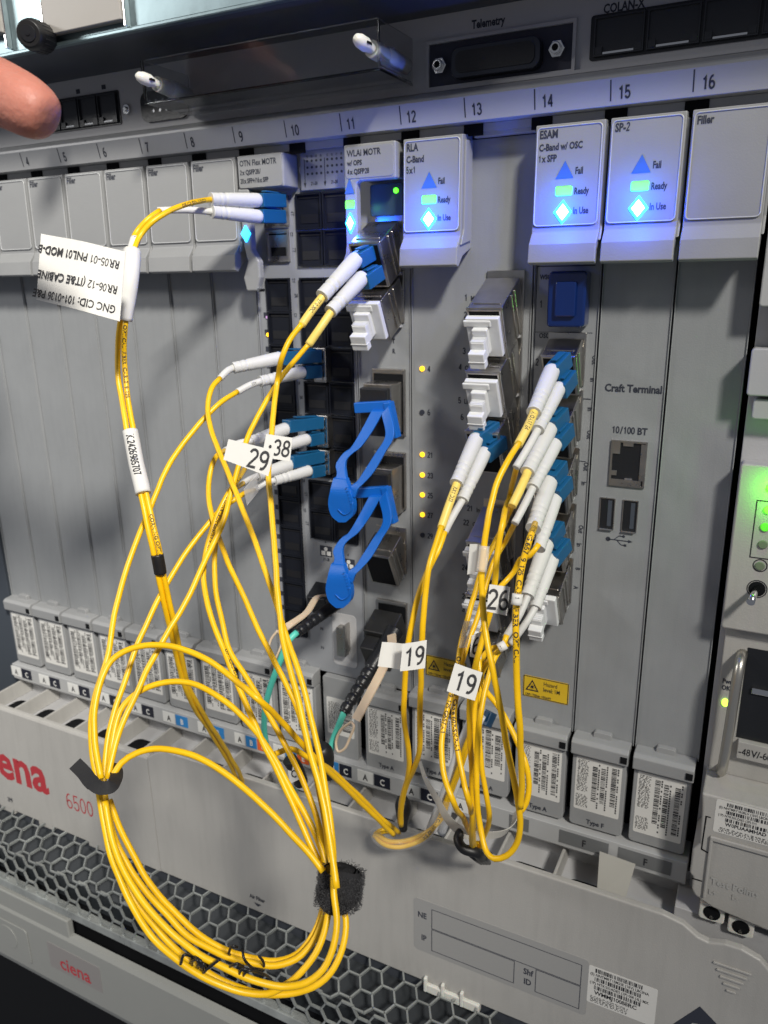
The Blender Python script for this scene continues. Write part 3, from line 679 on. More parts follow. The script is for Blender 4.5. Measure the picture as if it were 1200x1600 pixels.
for (px0, py0, px1, py1) in ((489, 543, 511, 598), (494, 648, 514, 700), (497, 702, 517, 742), (433, 306, 444, 352)):
    a_, c_ = P(px0, py0, -5), P(px1, py1, -5); w_ = (c_.x-a_.x)
    b = MB(); b.box(a_.x, c_.x, -5.5, 0, c_.z, a_.z); sh_ = part(b, 'steel_shell', STEEL, c9, .5)
    b = MB(); hh = (a_.z-c_.z)
    for q_ in (.12, .36, .62, .86): b.box(a_.x+w_*.3, a_.x+w_*.75, -6.6, -5.4, c_.z+hh*q_-.7, c_.z+hh*q_+.7)
    b.box(a_.x+w_*.85, c_.x+.3, -6.2, -5, c_.z+1, a_.z-1); part(b, 'shell_clip', CHROME, sh_, .3)
z = -60.4
for i in range(12): port_copy(247.3-266.0, z-rows[0]); z -= 15.3
for i, z in enumerate((-24.4, -39.2)):
    port(248.9, z, 12.4, 14.0, STEEL, DARK)
rb = random.Random(4)
b = MB()
for z in [r_-7 for r_ in rows]:
    b.text(rb.choice('123456789')+rb.choice('RT'), (262.6, -.1, z), (0, 0, -1), (1, 0, 0), h=1.7, bold=.02); b.text(rb.choice(('12', '13', '14', '15')), (261.6, -.1, z+5), h=1.7)
for i in range(20): b.box(244.4, 246.2, -.1, -.04, -76-i*8.0, -78.5-i*8)
for (x_, z_) in ((270.5, -196), (283.5, -201)):
    b.text('4', (x_+3, -.1, z_+7), h=1.4); b.box(x_, x_+7, -.1, -.04, z_, z_+5.6); b.text('21-28', (x_+3.5, -.1, z_-2.4), h=1.5, al='C', xs=.8)
for z_ in (-217, -226, -238, -249): b.text(rb.choice(('P4', 'P5', '4L-02')), (268.5, -.1, z_), h=1.6)
part(b, 'face_lettering', INKB, fp9)
b = MB()
for (x_, z_) in ((270.5, -196), (283.5, -201)):
    b.box(x_+.8, x_+3.2, -.2, -.1, z_+.6, z_+2.8); b.box(x_+4, x_+6.3, -.2, -.1, z_+.6, z_+2.8); b.disc(x_+3.5, z_+4, 1.1, -.2, -.1, 8)
part(b, 'port_key_print', CW, fp9)
for z_, m_ in ((-86.4, GLO_A), (-78.2, mat('lit_dim_violet', (.5, .3, .6), .4, emit=(.6, .35, .6), estr=.5)), (-96.6, mat('lit_dim_orange', (.6, .25, .1), .4, emit=(.7, .28, .12), estr=.5))):
    b = MB(); b.disc(246.4, z_, .95 if m_ == GLO_A else .6, -.6, 0, 12); part(b, 'status_light', m_, c9)
b = MB(); b.rrect(276, 290.5, -256, -226, 2.5, -.25, -.05, 5); o = part(b, 'lower_recess', SHELF, c9, .1, 1)
b = MB(); b.box(281, 286, -5, -.2, -248, -232); b.box(285.6, 286.8, -6, -.2, -246, -230); part(b, 'steel_hook', STEEL, o, .3)

# ================================================================ power module at the right
pm = thing('power_module', 'power module cut by the right edge, with green lights and metal handle', 'power module', (480, -8, -330))
b = MB(); b.box(459.4, 520, -1, 8, -345, -4); part(b, 'module_back', SHELF, pm, .3)
for (xa, za, zb, y0) in ((459.5, -72.6, -14, -10), (463.8, -84.5, -73.6, -7), (458.9, -103.4, -86.8, -10), (461.4, -112.0, -104.8, -8)):
    b = MB(); b.rrect(xa, 520, za, zb, 1.2, y0, -1); part(b, 'module_step', RAIL, pm, .5)
b = MB(); b.rrect(459.9, 520, -194.6, -128.5, 1.2, -9, -1); cp = part(b, 'control_plate', COVER, pm, .6)
b = MB(); q = P(1130, 850, -9)
b.ringrect(466.6, 482, -164.2, -141.6, .4, -9.1, -9.02)
for x_, z_, r_ in ((470.6, -166.9, 2.35), (470.6, -176.4, 3.4)):
    for i in range(18):
        a = i*math.pi/9; b.frame((x_, -9.05, z_), (math.cos(a), 0, math.sin(a)), (0, 1, 0), (-math.sin(a), 0, math.cos(a))); b.box(r_-.18, r_+.18, -.06, .05, -r_*.18, r_*.18)
b.frame(); part(b, 'plate_print', INK, cp)
for z_, m_ in ((-136.4, GLO_G), (-144.8, GLO_G), (-151.6, mat('lit_dim_green', (.1, .5, .05), .4, emit=(.15, .8, .03), estr=.5)), (-158.4, mat('unlit_window', (.16, .2, .13), .3)), (-167.0, mat('unlit_window', (0, 0, 0)))):
    b = MB(); b.disc(471.0 if z_ > -150 else 470.6, z_, 1.7, -9.7, -9, 16); part(b, 'status_light', m_, cp, .3)
b = MB(); b.disc(470.6, -176.4, 3.0, -9.12, -9.0, 18); part(b, 'toggle_hole', DARK, cp)
for z_, e_ in ((-136.4, .007), (-144.8, .0015)):
    l_ = bpy.data.lights.new('led_light', 'POINT'); l_.energy = e_; l_.color = (.12, 1.0, .02); l_.shadow_soft_size = .0012
    lo = bpy.data.objects.new('led_light', l_); lo.location = (Vector((471.0, -14.5, z_))-rootloc(cp))*S; link(lo); lo.parent = cp
b = MB(); b.tube([(470.8, -9, -175.6), (469.8, -14, -177), (469.0, -18.6, -178.4)], [1.1, 1.2, 1.5], 12); part(b, 'toggle_switch', CHROME, cp)
b = MB(); b.box(461.5, 520, -4.5, -1, -262, -195.5); part(b, 'socket_frame', COVER, pm, .4)
b = MB(); b.box(470.2, 520, -4.8, -4.4, -243.5, -203.0); part(b, 'power_socket', BLACKP, pm, .2)
b = MB(); b.box(473.5, 520, -6.0, -4.8, -222, -219.5); part(b, 'socket_bar', CHROME, pm, .2)
b = MB(); b.box(471.2, 520, -7.4, -4.5, -251.5, -243.7); o = part(b, 'voltage_plate', COVER, pm, .3)
b = MB(); b.text('-48V/-60V', (471.8, -7.5, -249.4), (1, 0, 0), (0, 0, 1), 3.0, xs=.82, bold=.02); part(b, 'module_lettering', INK, o)
b = MB(); b.text('Pwr', (462.6, -4.62, -220.4), h=2.0); b.text('OK', (462.6, -4.62, -223.4), h=2.0); part(b, 'module_lettering', INKB, pm)
b = MB(); b.extrude([(464.6+1.3*math.cos(t_*math.pi/6), -5.0, -229+1.7*math.sin(t_*math.pi/6)) for t_ in range(12)], (0, .5, 0)); part(b, 'status_light', GLO_GY, pm)
b = MB(); b.tube(spline([(468.6, -4, -206), (468.2, -9.5, -207.4), (467.9, -12.0, -212), (467.4, -12.5, -235), (466.8, -12.0, -254), (466.4, -9, -258.6), (466.2, -4, -259.4)], 2), 2.0, 14); part(b, 'metal_handle', mat('handle_satin', (.55, .53, .48), .32, .9), pm)
b = MB(); b.extrude([(460.6, -22, -262), (520, -22, -262), (520, -22, -322), (470, -22, -315.5), (462.4, -22, -312), (461, -22, -309), (461, -22, -303), (459.6, -22, -302), (459.6, -22, -290), (462.0, -22, -286), (461.4, -22, -270)], (0, 21, 0)); lb_ = part(b, 'terminal_cover', COVER, pm, 1.0, 3)
b = MB(); b.box(465.6, 520, -23.2, -22, -282.4, -280.4); b.box(465.6, 466.8, -23.2, -22, -311, -282); part(b, 'cover_ridge', COVER, lb_, .4)
b = MB(); b.extrude([(462.9, -22.1, -272), (464.9, -22.1, -272), (464.9, -22.1, -272.5), (463.5, -22.1, -272.5), (463.2, -22.1, -288), (466, -22.1, -289.2), (466, -22.1, -289.7), (462.7, -22.1, -288.6)], (0, .08, 0)); b.box(460.6, 464.6, -22.1, -22.0, -304.2, -303.6); part(b, 'cover_seam', DARK, lb_)
b = MB(); b.text('Test Points', (467.8, -22.3, -303.6), h=3.3, xs=.85); b.text('L+', (467.6, -22.3, -308.8), h=2.6); b.text('L-', (476.4, -22.3, -308.2), h=2.6); part(b, 'embossed_lettering', mat('emboss', (.42, .415, .40), .4), lb_)
long_label('module_barcode_label', lb_, 466.2, -262.8, 40, 15.4, -22, [('b', ''), ('t', '(S) NNTMRT1R0RLV (18V) LBCINA'), ('b', ''), ('t', '(1P) NTK505ZAE5 (2P) 013'), ('b', ''), ('T', 'W0PUAAMHAD'), ('s', '')], 9)
for (px_, py_) in ((1113, 1420), (1158, 1442)):
    q = P(px_, py_, -16)
    b = MB(); b.rrect(q.x-5.0, q.x+5.0, q.z-4, q.z+4.2, 1.4, -19, -10); o = part(b, 'test_point', NYL, pm, .5)
    b = MB(); b.disc(q.x, q.z+.4, 3.4, -19.2, -19, 16); part(b, 'test_point_hole', DARK, o)
    b = MB(); b.disc(q.x, q.z-1.4, .8, -19.6, -19.2, 10); part(b, 'test_point_pin', CHROME, o)
b = MB(); b.box(455, 520, -16, 6, -345, -326); part(b, 'module_foot', SHELF, pm, .4)
b = MB(); b.box(484, 497, -17.4, -16, -322, -319.5); b.box(495.5, 497, -17.4, -16, -332, -319.5); part(b, 'steel_bracket', CHROME, pm, .2)

# ================================================================ air filter grille under the cover
gr = thing('air_filter_grille', 'bent honeycomb metal grille below the front cover', 'grille', (250, -60, -432))
def hexgrid(o, u, v, wu, wv, d, t, depth, par, name, xoff=0):
    """flat-topped cells: v neighbours at distance d; walls as thin boxes, each wall a strip"""
    o = Vector(o); u = Vector(u).normalized(); v = Vector(v).normalized(); n = u.cross(v).normalized()
    if n.y > 0: n = -n
    r = d/math.sqrt(3); b = MB(); b.frame(o, u, v, n)
    nx = int(wu/(1.5*r))+2; ny = int(wv/d)+2; seen = set()
    for i in range(-1, nx):
        for j in range(-1, ny):
            cx = i*1.5*r+xoff; cy = j*d+(d/2 if i % 2 else 0)
            for k in range(6):
                a0 = math.radians(60*k); a1 = math.radians(60*k+60)
                p0 = Vector((cx+r*math.cos(a0), cy+r*math.sin(a0))); p1 = Vector((cx+r*math.cos(a1), cy+r*math.sin(a1)))
                key = (round((p0.x+p1.x)*20), round((p0.y+p1.y)*20))
                if key in seen: continue
                seen.add(key)
                if not (0 <= (p0.x+p1.x)/2 <= wu and -d*.2 <= (p0.y+p1.y)/2 <= wv+d*.2): continue
                p0.y = min(max(p0.y, 0), wv); p1.y = min(max(p1.y, 0), wv)
                if (p1-p0).length < .3: continue
                e = (p1-p0).normalized()*t*.29; f = Vector((-e.y, e.x)).normalized()*t/2; p0 = p0-e; p1 = p1+e
                q = [p0-f, p1-f, p1+f, p0+f]
                b.extrude([(a.x, a.y, 0) for a in q], (0, 0, -depth))
    return part(b, name, GRILLE, par, kind='stuff')
yb, zb = -36.0, -399.5; by, bz = -60.5, -408.0; ey, ez = -62.5, -431.5
hexgrid((-30, yb, zb), (1, 0, 0), (0, by-yb, bz-zb), 420, math.hypot(by-yb, bz-zb), 11.2, .85, 1.6, gr, 'grille_top_mesh')
hexgrid((-30, by, bz), (1, 0, 0), (0, ey-by, ez-bz), 420, math.hypot(ey-by, ez-bz), 10.6, .85, 1.3, gr, 'grille_front_mesh', xoff=3)
b = MB(); b.profx([(ey-1.0, ez+1.0), (ey-1.8, ez-3.6), (ey+4, ez-3.6), (ey+4, ez+1.0)], -40, 395); part(b, 'grille_rim', GRILLE, gr, .4)
b = MB(); b.profx([(yb+12, zb-3), (yb+2, zb-10), (by+8, bz-13), (ey+9, ez-2), (yb+12, ez-2)], -40, 540); part(b, 'grille_inner_plate', GRILLIN, gr)
b = MB(); b.box(-60, 560, -34.4, -33, -416, -398); part(b, 'grille_back_edge', DSTEEL, gr)

# ================================================================ unit below
lu = thing('lower_unit_front', 'pale grey front trim of the unit below, with a small red brand label', 'front trim', (90, -62, -500))
b = MB(); b.profx([(-64, -500), (-66, -494), (-66, -453), (-64.6, -450.2), (-61.5, -449.6), (-60.5, -451), (-60.5, -500)], -60, 420); part(b, 'trim_panel', mat('trim_grey', (.27, .275, .262), .42, bump=.2, bscale=1500, var=.03, vscale=10), lu)
b = MB(); b.box(-60, 116, -65.0, -60.6, -452.4, -438.0); part(b, 'trim_step', mat('trim_grey', (0, 0, 0)), lu, .8)
b = MB(); b.rrect(70, 116, -500, -474, 2.0, -66.2, -66, 5)
q = [P(75, 1480, -66), P(155, 1513, -66), P(152, 1547, -66)]
b = MB(); b.rrect(q[0].x, q[1].x, q[2].z, q[1].z+.5, .8, -66.2, -66, 4); o = part(b, 'brand_label', mat('brand_label_grey', (.25, .235, .23), .35), lu)
b = MB(); b.text('ciena', ((q[0].x+q[1].x)/2, -66.3, q[2].z+3.0), h=(q[1].z-q[2].z)*.52, al='C', xs=.9, bold=.015); part(b, 'brand_lettering', REDINK, o)
q = P(20, 1450, -66); b = MB(); b.rrect(q.x-40, q.x+14, q.z-24, q.z+4, 3, -66.6, -66, 5); o = part(b, 'push_panel', mat('trim_grey', (0, 0, 0)), lu, .5)
b = MB(); b.disc(q.x-6, q.z-9, 9, -66.9, -66.5, 30); part(b, 'push_dimple', mat('trim_grey', (0, 0, 0)), lu, .4)
b = MB(); b.box(-80, 560, -48, -44, -720, -433); struct(b, 'rack_interior', DARK)
b = MB(); b.box(-200, 760, 16, 20, -720, 260); struct(b, 'rack_back', DARK)

# ================================================================ unit above
uu = thing('upper_unit', 'galvanised steel unit above the shelf with a beige panel and dark underside', 'rack unit', (200, -43, 40))
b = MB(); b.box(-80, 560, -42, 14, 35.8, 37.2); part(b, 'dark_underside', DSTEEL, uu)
b = MB(); b.box(-80, 560, -44.0, -42.0, 36.4, 90); part(b, 'steel_front', GALV, uu)
b = MB(); b.box(-80, 560, -45.4, -42.0, 35.4, 37.0); part(b, 'steel_lip', GALV, uu, .4)
q = [P(82, 58, -44), P(200, 34, -44)]
b = MB(); b.box(q[0].x, q[1].x, -48, -44, q[0].z-.2, 90); part(b, 'beige_panel', mat('beige_paint', (.36, .34, .315), .5, var=.03), uu, .3)
b = MB(); b.box(q[1].x+.2, q[1].x+1.6, -47, -44, 37, 90); part(b, 'bright_seam', CHROME, uu, .3)
b = MB(); b.box(q[0].x-2.4, q[0].x-.6, -47.5, -44, 37, 52); part(b, 'bright_seam', CHROME, uu, .3)
q = P(2, 30, -46); b = MB(); b.box(q.x-60, q.x+1.5, -49, -44, 44, 90); part(b, 'beige_panel', mat('beige_paint', (0, 0, 0)), uu, .4)
q = P(6, 60, -46); b = MB(); b.box(q.x+1.2, q.x+2.6, -47, -44, 38, 90); part(b, 'bright_seam', CHROME, uu, .3)
k0, k1 = P(72, 62, -46), P(44, 52, -62)
b = MB(); dv = (k1-k0); b.tube([k0+dv*t_ for t_ in (0, .1, .2, .8, .92, 1.0)], [3.6, 4.8, 5.9, 5.9, 5.4, 4.6], 26); kn = part(b, 'thumb_screw', BLACKM, uu)
b = MB(); nn = dv.normalized(); b.tube([k1-nn*.2, k1+nn*.5], [3.2, 3.0], 20); b.tube([k1, k1+nn*.9], [.9, .9], 6); part(b, 'thumb_screw_cap', BLACKP, kn)
b = MB()
for i in range(22):
    a = i*2*math.pi/22; s_ = nn.cross(Vector((0, 0, 1))).normalized(); c_ = nn.cross(s_)
    r_ = s_*math.cos(a)+c_*math.sin(a); b.tube([k0+dv*.2+r_*5.85, k0+dv*.8+r_*5.85], .2, 5)
part(b, 'thumb_screw_knurl', BLACKM, kn)
#@@PART3
# ================================================================ helpers for cables
def wdef(y): return min(10.8, 8.0+max(0, y-600)*.0030)
RC = 1.05
def PW(px, py, w=None, k=1.0):
    """w>0: how many picture pixels wide a 2.1 mm cable looks there; w<=0: depth Y in mm"""
    if w is not None and w <= 0: return P(px, py, w)
    if w and w >= 10.95: w = 8+(w-8)*.47
    w = (w or wdef(py))*k
    d = R0*((px-600)/FP)+R1*((py-800)/FP)+R2
    return Vector((CX, CY, CZ))+d*(FP*2*RC/w)
def path(l, k=1.0): return spline([PW(*(a if len(a) == 3 else (a[0], a[1], None)), k) if True else 0 for a in l], 1.8)
def textpath(b, pts, r, s, s0, h, xs=.8, bold=.015, side=0.0, rev=False, k=None):
    pts = list(reversed(pts)) if rev else pts
    L = [0]
    for i in range(1, len(pts)): L.append(L[-1]+(pts[i]-pts[i-1]).length)
    if r < 1.3: s = '\u2009'.join(s); s = s.replace('\u2009', ' ') if False else s.replace('\u2009', ''); h = min(h, 1.55); xs = 1.1; bold = .03
    vs, fs = textgeo(s, bold); k = h/.70; n = len(b.v); C = Vector((CX, CY, CZ))
    for x, y in vs:
        q = min(max(s0+x*k*xs, 0), L[-1]-.01); i = 0
        lo, hi = 0, len(L)-1
        while hi-lo > 1:
            m_ = (lo+hi)//2
            if L[m_] <= q: lo = m_
            else: hi = m_
        t = (q-L[lo])/max(1e-6, L[hi]-L[lo]); c = pts[lo].lerp(pts[hi], t)
        tg = (pts[min(hi+1, len(pts)-1)]-pts[max(lo-1, 0)]).normalized(); nn = (C-c); nn = (nn-tg*nn.dot(tg)).normalized(); bb = nn.cross(tg)
        a = (y*k-h/2)/r+side
        b.pt(c+nn*((r+.04)*math.cos(a))+bb*((r+.04)*math.sin(a)))
    for f in fs: b.face([n+i for i in f])
def boot(par, a, c, r0=2.8, r1=2.2, m_=WHTB, name='boot', sag=None):
    a = Vector(a); c = Vector(c); mid = sag or a.lerp(c, .5)
    p = spline([a, mid, c], .45); n = len(p); rr = []
    for i in range(n):
        t = i/(n-1); r = r0+(r1-r0)*max(0, t-.25)/.75
        if t < .05: r *= .86+.14*t/.05
        if .62 < t < .86 and int(i/2) % 3 == 0: r -= .28
        if t > .96: r += .12
        rr.append(r)
    b = MB(); b.tube(p, rr, 16); return part(b, name, m_, par)
def sleeve(par, pts, r, m_=WHTB, name='sleeve', txt=None):
    p = spline(pts, 1.0); b = MB(); b.tube(p, r, 14); o = part(b, name, m_, par)
    if txt: b = MB(); textpath(b, p, r, *txt); part(b, 'sleeve_print', INK, o)
    return o
def plugbody(par, a, c, w=5.4, h=5.6, up=(0, 0, 1), m_=LCB):
    a = Vector(a); c = Vector(c)
    b = MB(); b.obox(a, c, w, h, up); o = part(b, 'connector', m_, par, .35)
    t = (c-a).normalized(); u = Vector(up); u = (u-t*u.dot(t)).normalized()
    b = MB(); b.obox(a.lerp(c, .1)+u*(h/2+.3), a.lerp(c, .75)+u*(h/2+.9), w*.45, .7, up); part(b, 'release_tab', m_, o, .15)
    return o
def jacket(par, pts, k=1.0, m_=YEL, r=RC, txt=None, step=1.8):
    p = path(pts, k); sd = random.random()*50; import mathutils
    for i in range(2, len(p)-2):
        f_ = min(1, min(i-2, len(p)-3-i)/6); nv = mathutils.noise.noise_vector(p[i]*.055+Vector((sd, 0, 0)))+mathutils.noise.noise_vector(p[i]*.16+Vector((0, sd, 0)))*.3
        p[i] = p[i]+nv*(.42*f_)
    b = MB(); b.tube(p, r, 12); o = part(b, 'jacket', m_, par)
    for t in (txt or []): b = MB(); textpath(b, p, r, *t); part(b, 'jacket_print', INK, o)
    return p
def flag(par, tl, tr, br, bl, text, h, tx=.5, name='number_tag', m_=PAPER, ty=.5, bold=.016, xs=.86, curl=0):
    tl, tr, br, bl = [PW(*c) for c in (tl, tr, br, bl)]
    n = (tr-tl).cross(bl-tl).normalized()
    if n.dot(Vector((CX, CY, CZ))-tl) < 0: n = -n
    b = MB(); N = 8; base = len(b.v)
    rows = []
    for sgn in (0, 1):
        for j in (0, 1):
            for i in range(N+1):
                t = i/N; q = (tl if j == 0 else bl).lerp(tr if j == 0 else br, t)
                q = q+n*(curl*(1-math.cos(2*math.pi*t))*.5-.22*sgn); b.pt(q)
    def id_(s_, j, i): return s_*(2*N+2)+j*(N+1)+i
    for i in range(N):
        b.face((id_(0, 0, i), id_(0, 1, i), id_(0, 1, i+1), id_(0, 0, i+1))); b.face((id_(1, 0, i), id_(1, 0, i+1), id_(1, 1, i+1), id_(1, 1, i)))
        for j in (0, 1): b.face((id_(0, j, i), id_(0, j, i+1), id_(1, j, i+1), id_(1, j, i)))
    for i in (0, N): b.face((id_(0, 0, i), id_(0, 1, i), id_(1, 1, i), id_(1, 0, i)))
    o = part(b, name, m_, par)
    if text:
        u = (tr-tl).normalized(); v = (tl-bl).normalized()
        b = MB(); c = tl.lerp(tr, tx).lerp(bl.lerp(br, tx), ty)
        b.text(text, c+n*(.2+curl*(1-math.cos(2*math.pi*tx))*.5)-v*(h/2), u, v, h, 'C', xs, bold); part(b, 'tag_number', INK, o)
    return o

# ================================================================ left hand duplex with the big flag label
c = thing('fiber_patch_cord', 'yellow twin cord with the big upside down flag label and a black shrink band', 'patch cord', P(404, 325, -25))
plugbody(c, P(440, 314, -6), P(404, 313, -24)); plugbody(c, P(440, 339, -6), P(404, 338, -24))
boot(c, P(406, 313, -23), P(329, 311, -44), 2.9, 2.5); boot(c, P(407, 339, -23), P(331, 331, -44), 2.9, 2.5)
sleeve(c, [P(333, 331, -43), P(290, 328, -52), P(246, 329, -60)], 1.35)
pA = jacket(c, [(332, 311, -43), (300, 317, 8.3), (268, 328, 8.5), (240, 346, 8.6), (220, 368, 8.6), (208, 395, 8.7), (200, 440, 8.8), (190, 490, 8.7), (184, 540, 8.6), (186, 600, 8.6), (196, 660, 8.7), (212, 740, 8.8), (226, 800, 8.9), (240, 860, 8.9), (250, 910, 8.8), (262, 965, 8.6), (277, 1030, 8.2), (293, 1085, 7.8), (320, 1130, 7.2), (348, 1175, 6.7), (368, 1212, 6.3), (380, 1245, 5.9)], txt=[('CORNING C7302', 6, 1.2)])
pB = jacket(c, [(250, 329, 8.2), (232, 342, 8.3), (214, 362, 8.3), (206, 385, 8.4), (206, 420, 8.5), (201, 470, 8.5), (195, 510, 8.5), (194, 560, 8.4), (200, 620, 8.4), (209, 680, 8.5), (225, 750, 8.6), (238, 810, 8.7), (250, 865, 8.7), (257, 905, 8.6), (270, 965, 8.4), (284, 1030, 8.0), (298, 1080, 7.6), (324, 1125, 7.1), (352, 1170, 6.6), (374, 1208, 6.2), (386, 1240, 5.8)], txt=[('CORNING  OPTICAL  FIBER  CABLE  9/125', 42, 1.35, .9), ('CORNING OPTICAL FIBER', 128, 1.3, .9)], k=1.024)
def near(p_, px, py):
    def pr(q):
        d = q-Vector((CX, CY, CZ)); z = d.dot(R2); return (600+FP*d.dot(R0)/z-px)**2+(800+FP*d.dot(R1)/z-py)**2
    return min(range(len(p_)), key=lambda i: pr(p_[i]))
def mid(pa, pb, y0, y1, x=230, n=10):
    i0, i1 = near(pa, x, y0), near(pa, x, y1)
    return i0, i1
def pairsleeve(pa, pb, ya, yb, r, m_, name, par, xa, xb, txt=None):
    pts = []
    for k in range(7):
        t = k/6; y = ya+(yb-ya)*t; x = xa+(xb-xa)*t
        pts.append((pa[near(pa, x, y)]+pb[near(pb, x, y)])*.5)
    return sleeve(par, pts, r, m_, name, txt)
pairsleeve(pA, pB, 672, 770, 2.9, PAPER, 'serial_sleeve', c, 205, 224, ('K2426985707', 2.2, 2.7, .80, .04, -.15))
pairsleeve(pA, pB, 866, 895, 2.3, BLACKM, 'shrink_band', c, 243, 252)
sleeve(c, [pA[near(pA, 215, 376)].lerp(pB[near(pB, 215, 376)], .5), pA[near(pA, 210, 392)].lerp(pB[near(pB, 210, 392)], .5)], 2.0, PAPER, 'number_ring', ('1', .4, 1.5))
TRp = (196, 393, 9.6); fl = flag(c, (64, 365, 9.6), TRp, (187, 502, 9.6), (57, 468, 9.6), None, 1, name='flag_label', curl=1.5)
pairsleeve(pA, pB, 394, 500, 3.3, PAPER, 'flag_wrap', c, 206, 194)
a_, b_, c_, d_ = PW(64, 365, 9.6), PW(*TRp), PW(187, 502, 9.6), PW(57, 468, 9.6)
n_ = (b_-a_).cross(d_-a_).normalized()
if n_.dot(Vector((CX, CY, CZ))-a_) < 0: n_ = -n_
b = MB()
for s_, t_ in (('GNC CID: 101-0136 P&E', .80), ('RR06-12 (IT&E CABINE', .52), ('RR05-01 PNL01 MOD-B', .16)):
    st = b_.lerp(c_, t_).lerp(a_.lerp(d_, t_), .05); u = (a_-b_).normalized(); v = (c_-b_).normalized()
    v = (v-u*v.dot(u)).normalized(); n0 = len(b.v)
    b.text(s_, st, u, v, 2.7, 'L', .74, .022)
    for i in range(n0, len(b.v)):
        tt = (b.v[i]-st).dot(u)/(a_-b_).length; b.v[i] = b.v[i]+n_*(1.5*(1-math.cos(2*math.pi*min(1, max(0, 1-tt))))*.5+.3)
part(b, 'flag_lettering', INK, fl)

# ================================================================ mid connectors of slot 9/10
A_ = (160, 1217); B_ = (520, 1388)
s1 = [(157, 1255), (163, 1292), (173, 1335), (187, 1372), (203, 1410), (227, 1450), (253, 1480), (287, 1506), (333, 1533), (383, 1551), (417, 1553), (443, 1542), (470, 1520), (493, 1490), (506, 1460), (513, 1425), (517, 1388)]
s2 = [(161, 1255), (168, 1295), (180, 1340), (197, 1377), (213, 1410), (240, 1446), (273, 1480), (310, 1510), (350, 1534), (400, 1552), (450, 1553), (490, 1541), (517, 1520), (533, 1491), (540, 1460), (538, 1425), (532, 1388)]
s3 = [(166, 1250), (176, 1300), (200, 1353), (227, 1392), (263, 1432), (293, 1462), (327, 1482), (360, 1497), (400, 1505), (433, 1508), (463, 1498), (487, 1475), (500, 1450), (508, 1425), (516, 1388)]
s4 = [(171, 1250), (187, 1293), (207, 1335), (233, 1378), (267, 1418), (300, 1450), (333, 1473), (367, 1489), (400, 1498), (433, 1502), (463, 1492), (484, 1467), (496, 1445), (504, 1420), (512, 1388)]
s6 = [(164, 1252), (176, 1318), (195, 1362), (222, 1405), (256, 1447), (293, 1480), (320, 1497), (350, 1510), (383, 1526), (415, 1538), (450, 1543), (480, 1536), (505, 1515), (520, 1480), (526, 1440), (525, 1388)]
arc3 = [(505, 1362), (483, 1333), (450, 1297), (417, 1263), (383, 1233), (350, 1208), (307, 1183), (273, 1173), (240, 1170), (213, 1177), (190, 1192), (174, 1216)]
arclow = [(515, 1370), (500, 1322), (477, 1272), (449, 1222), (423, 1175), (397, 1138), (367, 1107), (333, 1083), (300, 1068), (267, 1065), (233, 1073), (207, 1087), (187, 1110), (175, 1160), (170, 1216)]
arcup = [(158, 1217), (147, 1150), (148, 1100), (160, 1057), (173, 1033), (197, 1017), (227, 1008), (260, 1008), (293, 1017), (327, 1033), (360, 1057), (400, 1090, 9.8), (437, 1125, 9.4), (475, 1166, 9.0), (510, 1201, 8.6), (554, 1245, 8.1), (596, 1286, 7.7), (615, 1304, 7.5)]
arcup2 = [(430, 1178, 9.0), (455, 1170, 8.9), (485, 1185, 8.8), (517, 1203, 8.4), (560, 1243, 8.0), (603, 1284, 7.6), (622, 1300, 7.4)]
def rev(l): return list(reversed(l))
CG_ = 'yellow cords tied into the hanging coil'
c = thing('fiber_patch_cord', 'yellow twin cord whose white boots stick out left, above tags 29 and 38', 'patch cord', P(470, 570, -28), CG_)
plugbody(c, P(497, 556, -6), P(438, 560, -28), 5.6, 5.8); plugbody(c, P(497, 580, -6), P(472, 582, -17), 5.6, 5.8)
boot(c, P(440, 559, -27), P(364, 575, -46), 2.9, 2.4); boot(c, P(474, 581, -18), P(406, 596, -40), 2.8, 2.3)
sleeve(c, [P(367, 574, -45), P(356, 579, -49), P(343, 592, -53)], 1.45); sleeve(c, [P(409, 595, -40), P(390, 602, -45), P(370, 613, -50)], 1.45, txt=('A03', 3, 1.2))
jacket(c, [(344, 591, 7.9), (331, 606), (325, 635), (330, 669), (341, 702), (360, 747), (379, 796), (408, 872), (440, 971), (462, 1035), (480, 1100), (498, 1175), (512, 1250), (520, 1320), (522, 1388)]+rev(s6)[1:], 1.03)
jacket(c, [(371, 612, 7.9), (345, 629), (319, 654), (292, 687), (262, 732), (233, 797), (213, 847), (197, 893), (180, 953), (166, 1030), (150, 1085), (143, 1130), (145, 1177), (152, 1217)]+s1, 1.0)

c = thing('fiber_patch_cord', 'yellow twin cord from the blue plug pair just behind tag 38', 'patch cord', P(478, 680, -28), CG_)
plugbody(c, P(500, 660, -6), P(447, 666, -28), 5.6, 5.6); plugbody(c, P(500, 684, -6), P(479, 688, -17), 5.6, 5.6)
boot(c, P(449, 669, -27), P(392, 690, -46), 2.9, 2.4); boot(c, P(481, 686, -18), P(428, 702, -38), 2.8, 2.3)
sleeve(c, [P(395, 689, -46), P(374, 692, -50), P(350, 705, -52)], 1.4); sleeve(c, [P(430, 701, -38), P(405, 712, -44), P(380, 735, -48)], 1.4)
jacket(c, [(351, 704, 7.8), (335, 718), (327, 745), (326, 775), (332, 805), (340, 833), (360, 887), (383, 937), (400, 977), (425, 1025), (446, 1065), (467, 1113), (483, 1172), (500, 1240), (510, 1297), (515, 1350), (519, 1388)]+rev(s2)[1:], .98)
